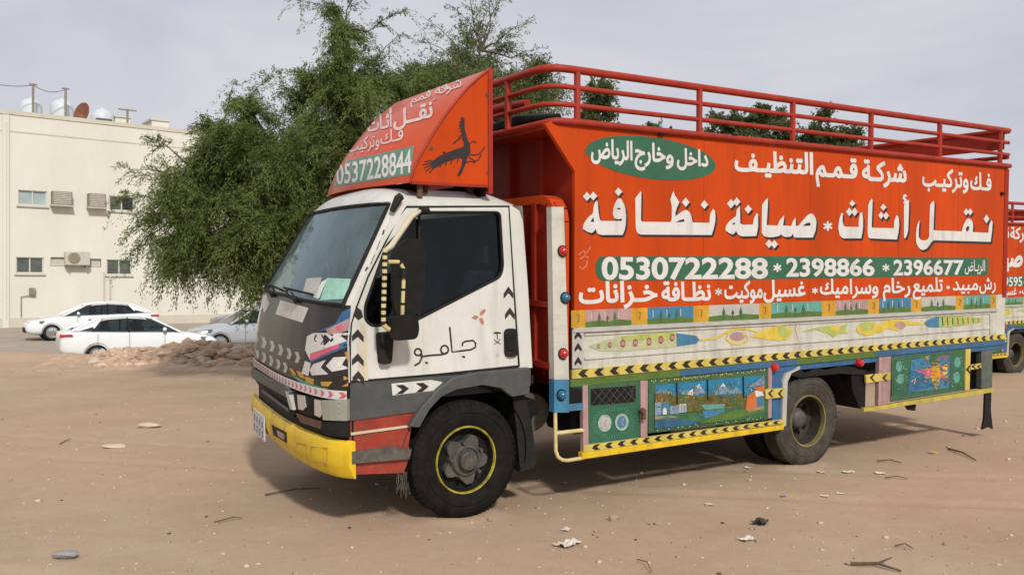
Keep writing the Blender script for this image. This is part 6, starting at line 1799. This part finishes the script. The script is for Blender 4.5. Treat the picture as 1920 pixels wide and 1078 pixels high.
for (px, py, w, h, lab) in ((114, 373, 32, 24, 'boxy grille-fronted air conditioner beside the pale blue upper window'), (179, 377, 28, 24, 'boxy grille-fronted air conditioner left of the open dark window')):
    t = on_wall('air_conditioner', lab, 'air conditioner', px, py, 'window air conditioners on the facade'); k = kf(px); W2, H2 = w*k/2, h*k/2
    b = MB(); b.box((-W2, -0.45, -H2), (W2, -0.006, H2)); b.build('casing', ACM, t, bevel=0.02)
    b = MB()
    for i in range(7): z = -H2 + .08 + i * (2*H2 - .16)/6; b.box((-W2 + .06, -0.47, z - .025), (W2 - .06, -0.452, z + .025))
    b.build('grille', ACW, t)
    b = MB(); b.box((-W2*1.1, -0.5, -H2 - .06), (W2*1.1, -0.006, -H2 - .005)); b.build('shelf', CREAM2, t)
for (px, py, w, h, lab) in ((142, 485, 40, 24, 'white split air conditioner unit on the wall over the cars'), (311, 496, 34, 22, 'white split air conditioner unit half hidden by the tree')):
    t = on_wall('air_conditioner', lab, 'air conditioner', px, py, 'outdoor units on the facade'); k = kf(px); W2, H2 = w*k/2, h*k/2
    b = MB(); b.box((-W2, -0.50, -H2), (W2, -0.15, H2)); b.build('casing', ACW, t, bevel=0.03)
    b = MB(); b.lathe([(0, -0.02), (0.08, -0.02), (0.3, -0.012), (0.30, 0.0)], (-W2*.28, -0.502, 0), 'y', n=20)
    b.build('fan', ACM, t)
    b = MB(); b.box((-W2*.8, -0.48, -H2 - .1), (-W2*.7, -0.006, -H2 - .01)); b.box((W2*.7, -0.48, -H2 - .1), (W2*.8, -0.006, -H2 - .01)); b.build('bracket', ACM, t)
t = on_wall('meter_box', 'small grey meter box low on the cream wall', 'meter box', 60, 547)
b = MB(); b.box((-.14, -.2, -.18), (.14, -.006, .2)); b.build('box', ACM, t, bevel=.02); b = MB(); b.tube([(0, -.1, -.18), (-.5, -.06, -.25), (-.5, -.06, -1.3)], .025, n=6); b.build('conduit', ACM, t)
# on the roof
def roof_pt(px, py, back): 
    """point over the roof, 'back' metres behind the parapet"""
    o = FAC_O - FAC_N * back; u = (px - 960) / F
    s = (o.x - u * o.y) / (u * 0.615 - 0.789); Dd = o.y + s * 0.615
    return Vector(((px - 960)/F*Dd, Dd, HC - (py - HZ)/F*Dd)), Dd
TANK = mat('tank_white', (0.55, 0.60, 0.63), 0.5, var=0.05, dust=0.1)
roof_z = BZ + ztop - 0.6
for px, py, w, lab, m in ((58, 197, 38, 'leftmost white domed water tank on the roof', TANK), (116, 199, 40, 'white domed water tank between the two roof poles', TANK), (192, 217, 40, 'white rounded water tank right of the rusty dish', TANK)):
    p, Dd = roof_pt(px, py, 4.0); r = w * Dd / F / 2
    t = thing('water_tank', lab, 'water tank', (p.x, p.y, roof_z), 0, 'water tanks on the roof')
    h = p.z - roof_z
    b = MB(); b.lathe([(0, h + r*.62), (r*.3, h + r*.58), (r*.65, h + r*.42), (r*.9, h + r*.12), (r, h - r*.2), (r, 0.25), (r*.95, .2), (0, .2)], (0, 0, 0), 'z', n=24); b.build('tank_body', m, t, smooth=True)
    b = MB(); b.box((-r, -r, 0), (r, r, .19)); b.build('base', CREAM2, t)
    b = MB(); b.lathe([(0, h + r*.72), (r*.18, h + r*.7), (r*.2, h + r*.56)], (0, 0, 0), 'z', n=12); b.build('lid', m, t)
for px, y0, lab in ((62, 157, 'thin antenna pole left of the two on the roof'), (123, 165, 'thin antenna pole right of the two on the roof'), (239, 205, 'short antenna mast with crossbar near the tree')):
    p, Dd = roof_pt(px, y0, 2.5)
    t = thing('antenna_pole', lab, 'antenna', (p.x, p.y, roof_z), 0.65, 'antenna poles on the roof'); h = p.z - roof_z
    b = MB(); b.tube([(0, 0, 0), (0, 0, h)], 0.06, n=6); b.build('mast', ACM, t)
    b = MB(); b.tube([(-.2 - (.3 if px > 200 else 0), 0, h - .05), (.2 + (.3 if px > 200 else 0), 0, h - .05)], 0.04, n=6); b.build('crossbar', ACM, t)
p, Dd = roof_pt(154, 214, 1.0)
t = thing('satellite_dish', 'big rusty brown satellite dish on the parapet', 'satellite dish', (p.x, p.y, roof_z)); t.rotation_euler = (0, 0, 0.2)
RUSTD = mat('rust_brown', (0.20, 0.075, 0.04), 0.8, var=0.25, scale=3)
h = p.z - roof_z; b = MB(); r = 0.62
b.lathe([(0, 0.12), (r*.5, .09), (r*.85, .02), (r, -.05), (r*.98, -.07), (r*.5, .04), (0, .07)], (0, 0, 0), 'y', n=32)
dsh_ = b.build('dish', RUSTD, t, smooth=True); dsh_.location = (0, 0, h + .02); dsh_.rotation_euler = (math.radians(-12), 0, math.radians(-38))
b = MB(); b.tube([(0, .1, 0), (0, .1, h)], .06, n=6); b.tube([(0, .1, h*.6), (0.35, .3, 0)], .03, n=5); b.build('stand', ACM, t)
p, Dd = roof_pt(193, 229, 1.0)
t = thing('roof_cooler', 'small grey cooler box beside the dish on the roof', 'cooler', (p.x, p.y, roof_z), 0.65); h = p.z - roof_z
b = MB(); b.box((-.4, -.35, max(.0, h - .5)), (.4, .35, h + .15)); b.build('casing', PANE, t, bevel=.03); b = MB(); b.box((-.5, -.2, 0), (-.41, .2, h + .1)); b.build('side_plate', ACW, t)
for px, py, w, lab in ((222, 226, 26, 'low cream stair hut right of the cooler on the roof'), (292, 232, 30, 'cream roof hut partly hidden by the tree')):
    p, Dd = roof_pt(px, py, 5.0); k = Dd / F
    t = thing('roof_hut', lab, 'hut', (p.x, p.y, roof_z), 0.65, 'huts on the roof')
    b = MB(); b.box((-w*k/2, -1, 0), (w*k/2, 1, p.z - roof_z)); b.build('wall', CREAM, t); b = MB(); b.box((-w*k/2 - .08, -1.08, p.z - roof_z + .003), (w*k/2 + .08, 1.08, p.z - roof_z + .12)); b.build('roof_slab', CREAM2, t)
p0, _ = roof_pt(-60, 142, 2.5); p1, _ = roof_pt(62, 160, 2.5); p2, _ = roof_pt(123, 168, 2.5)
b = MB(); pts = []
for a, c in ((p0, p1), (p1, p2)):
    for k in range(9): q_ = a.lerp(c, k/8); q_.z -= 0.25 * (1 - (2*k/8 - 1)**2); pts.append(q_)
b.tube(pts, 0.025, n=5); o = b.build('overhead_cable', ACM, None); tag(o, 'thin sagging cable above the roof tanks', 'cable')

# ------------------------------------------------------------------ parked cars
CARW = mat('car_white', (0.74, 0.77, 0.78), 0.22, var=0.02, dust=0.05, coat=0.5); CARS = mat('car_silver', (0.42, 0.46, 0.50), 0.28, metal=0.3, var=0.03, dust=0.06, coat=0.4)
TAIL = mat('tail_red', (0.45, 0.01, 0.015), 0.2, coat=0.5); HLENS = mat('car_headlight', (0.10, 0.11, 0.12), 0.1, coat=0.8); ALLOY = mat('alloy', (0.42, 0.42, 0.42), 0.35, metal=0.6, var=0.1)
def car(label, p, heading, paint, L=4.6, Wd=1.8, H=1.45):
    """saloon: x runs from nose (0) to tail (L)"""
    t = thing('parked_car', label, 'car', p, heading, 'cars parked along the road')
    # lower body stations: x, half width, sill z, shoulder z
    st = [(0.0, .62, .38, .62), (.10, .74, .24, .74), (.35, .84, .20, .80), (.9, .89, .20, .90), (1.35, .90, .20, .96), (2.3, .905, .20, .99), (3.3, .90, .20, 1.02), (4.0, .86, .22, 1.05), (4.35, .80, .28, 1.06), (4.55, .72, .36, 1.00), (4.6, .66, .42, .90)]
    b = MB(); rings = []
    for x, hw, zs, zt in st:
        x = x * L / 4.6
        rings.append([(x, -hw*.86, zs), (x, -hw*.98, zs + .10), (x, -hw, (zs*.45 + zt*.55)), (x, -hw*.965, zt - .05), (x, -hw*.86, zt), (x, -hw*.4, zt + .025), (x, hw*.4, zt + .025), (x, hw*.86, zt), (x, hw*.965, zt - .05), (x, hw, (zs*.45 + zt*.55)), (x, hw*.98, zs + .10), (x, hw*.86, zs)])
    vv = [q for r in rings for q in r]; m = 12; ff = []
    for i in range(len(rings) - 1):
        for k in range(m): ff.append((i*m + k, i*m + (k+1) % m, (i+1)*m + (k+1) % m, (i+1)*m + k))
    ff += [tuple(range(m)), tuple((len(rings)-1)*m + k for k in range(m))]
    b.add(vv, ff)
    body = b.build('body', paint, t, smooth=True, sharp=50)
    sb = body.modifiers.new('smooth', 'SUBSURF'); sb.levels = 1; sb.render_levels = 1
    # greenhouse: glass volume and painted roof + pillars
    gx = lambda x: x * L / 4.6
    base = [(1.25, .80, .96), (4.25, .74, 1.06)]
    prof_t = [(2.05, .60, H - .06), (2.5, .64, H - .005), (3.0, .64, H), (3.5, .60, H - .06)]
    b = MB()
    lowr = [(gx(1.22), .965, .80), (gx(2.0), .995, .84), (gx(2.9), 1.01, .84), (gx(3.7), 1.035, .82), (gx(4.28), 1.065, .74)]
    topr = [(gx(2.02), H - .10, .60), (gx(2.35), H - .045, .63), (gx(2.8), H - .02, .63), (gx(3.3), H - .05, .61), (gx(3.62), H - .10, .58)]
    for s_ in (-1, 1):
        vv = [(x, s_*w, z) for x, z, w in lowr] + [(x, s_*w, z) for x, z, w in topr]
        b.add(vv, [(i, i+1, i+6, i+5) for i in range(4)])
    for i in (0, 4):
        l, u = lowr[i], topr[i]
        b.add([(l[0], -l[2], l[1]), (l[0], l[2], l[1]), (u[0], u[2], u[1]), (u[0], -u[2], u[1])], [(0, 1, 2, 3)])
    b.build('windows', CARGLASS, t)
    b = MB()
    rr = [(gx(1.98), H - .115, .61), (gx(2.3), H - .03, .65), (gx(2.8), H, .655), (gx(3.3), H - .03, .635), (gx(3.68), H - .115, .59)]
    vv = []
    for x, z, w in rr: vv += [(x, -w - .02, z - .05), (x, -w + .04, z - .005), (x, -w*.5, z + .02), (x, w*.5, z + .02), (x, w - .04, z - .005), (x, w + .02, z - .05)]
    b.add(vv, [(i*6 + k, i*6 + k + 1, (i+1)*6 + k + 1, (i+1)*6 + k) for i in range(4) for k in range(5)])
    for s_ in (-1, 1):
        for (l, u, r) in ((lowr[0], topr[0], .035), (lowr[4], topr[4], .05)):
            b.tube([(l[0], s_*l[2], l[1] - .02), (u[0], s_*(u[2] + .01), u[1] + .02)], r, n=6)
        # window surround: roof side rail
        b.tube([(x, s_*(w + .012), z + .03) for x, z, w in topr], .030, n=6)
        b.add([(gx(3.75), s_*.805, 1.03), (gx(4.30), s_*.75, 1.06), (gx(3.66), s_*.59, H - .09), (gx(3.45), s_*.615, H - .06)], [(0, 1, 2, 3)])
    b.build('roof', paint, t, smooth=True, sharp=50)
    b = MB()
    for s_ in (-1, 1): b.tube([(gx(2.72), s_*.845, 1.0), (gx(2.75), s_*.64, H - .04)], .03, n=5)
    b.build('pillar', BLACKM, t)
    b = MB()
    for y in (-.38, .38):
        for x in (2.25, 3.2): b.box((gx(x), y - .24, .5), (gx(x) + .16, y + .24, 1.15)); b.box((gx(x) + .04, y - .11, 1.16), (gx(x) + .13, y + .11, 1.33))
    b.build('seats', SEAT, t, bevel=.04)
    for s_ in (-1, 1):
        for x in (.86, 3.62):
            w = bpy.data.objects.new('wheel', None); COL.objects.link(w); w.parent = t; w.location = (gx(x), s_*.90, .32); w.rotation_euler = (0, 0, 0 if s_ < 0 else math.pi)
            b = MB(); b.lathe([(.2, .01), (.22, -.012), (.29, -.012), (.318, .02), (.32, .1), (.318, .19), (.2, .2)], (0, 0, 0), 'y', n=32); b.build('tyre', RUBBER, w, smooth=True)
            b = MB(); b.lathe([(.225, .0), (.205, -.014), (.195, .02), (.18, .05), (0, .05)], (0, 0, 0), 'y', n=32)
            for k in range(10):
                a = 2*math.pi*k/10; b.box((-.001, 0, 0), (.0, 0, 0)) if False else b.hexa([(.03*math.cos(a+.4), -.01, .03*math.sin(a+.4)), (.03*math.cos(a-.4), -.01, .03*math.sin(a-.4)), (.03*math.cos(a-.4), .03, .03*math.sin(a-.4)), (.03*math.cos(a+.4), .03, .03*math.sin(a+.4))],
                    [(.2*math.cos(a+.07), -.005, .2*math.sin(a+.07)), (.2*math.cos(a-.07), -.005, .2*math.sin(a-.07)), (.2*math.cos(a-.07), .03, .2*math.sin(a-.07)), (.2*math.cos(a+.07), .03, .2*math.sin(a+.07))])
            b.build('rim', ALLOY, w)
            b = MB(); b.lathe([(.36, -.004), (.345, .03), (.345, .2), (0, .2)], (gx(x), s_*.895, .33), 'y', n=28) if s_ < 0 else b.lathe([(.36, .004), (.345, -.03), (.345, -.2), (0, -.2)], (gx(x), s_*.895, .33), 'y', n=28)
            b.build('wheel_arch', BLACKM, t)
        b = MB(); b.hexa([(gx(.16), s_*.56, .60), (gx(.10), s_*.56, .72), (gx(.62), s_*.868, .79), (gx(.55), s_*.873, .70)], [(gx(.13), s_*.62, .60), (gx(.08), s_*.62, .72), (gx(.62), s_*.885, .79), (gx(.55), s_*.89, .70)]); b.build('headlight', HLENS, t)
        b = MB(); b.hexa([(gx(4.30), s_*.78, .88), (gx(4.30), s_*.78, .96), (gx(4.57), s_*.60, .96), (gx(4.57), s_*.60, .88)], [(gx(4.26), s_*.855, .91), (gx(4.28), s_*.845, .955), (gx(4.60), s_*.66, .95), (gx(4.61), s_*.68, .86)]); b.build('taillight', TAIL, t)
        b = MB(); b.lathe([(0, -.09), (.05, -.06), (.065, 0), (.05, .06), (0, .09)], (gx(1.72), s_*.97, 1.05), 'y', n=12); b.build('wing_mirror', paint, t, smooth=True)
    for s_ in (-1, 1):
        b = MB()
        for x in (1.7, 2.72, 3.6): b.tube([(gx(x), s_*.912, .35), (gx(x), s_*.915, .6), (gx(x) , s_*.895, .95)], .006, n=4)
        b.build('door_seam', BLACKM, t)
    b = MB(); b.hexa([(-.012, -.38, .32), (-.012, .38, .32), (-.012, .38, .5), (-.012, -.38, .5)], [(.05, -.42, .30), (.05, .42, .30), (.05, .42, .52), (.05, -.42, .52)]); b.build('lower_grille', BLACKM, t)
    return t
def car_at(px, py_road, D, rz, flip, **kw):
    p = at(px, py_road, D)
    return (p.x, p.y, gz_at(p.x, p.y) + 0.012)
dirx = math.atan2(0.55, 0.835)
c1 = at(44, 633, 34.0); car('white saloon facing left, parked nearest the cream wall', (c1.x, c1.y, gz_at(c1.x, c1.y) + .012), dirx, CARW, L=4.9)
c2 = at(107, 672, 25.8); L2 = 4.55
e2 = Vector((c2.x + L2*math.cos(dirx), c2.y + L2*math.sin(dirx), 0))
car('white saloon seen from its rear corner behind the rubble heap', (e2.x, e2.y, gz_at((c2.x+e2.x)/2, (c2.y+e2.y)/2) + .012), dirx + math.pi, CARW, L=L2)
c4 = at(398, 628, 36.5); car('dark grey saloon just showing behind the silver one', (c4.x, c4.y, gz_at(c4.x, c4.y) + .012), dirx, mat('car_grey', (0.16, 0.17, 0.18), 0.3, metal=0.3, var=0.03, coat=0.4), L=4.7, H=1.62)
c3 = at(352, 640, 30.0); car('silver saloon half hidden behind the lorry bumper', (c3.x, c3.y, gz_at(c3.x, c3.y) + .012), dirx, CARS, L=4.7, H=1.5)
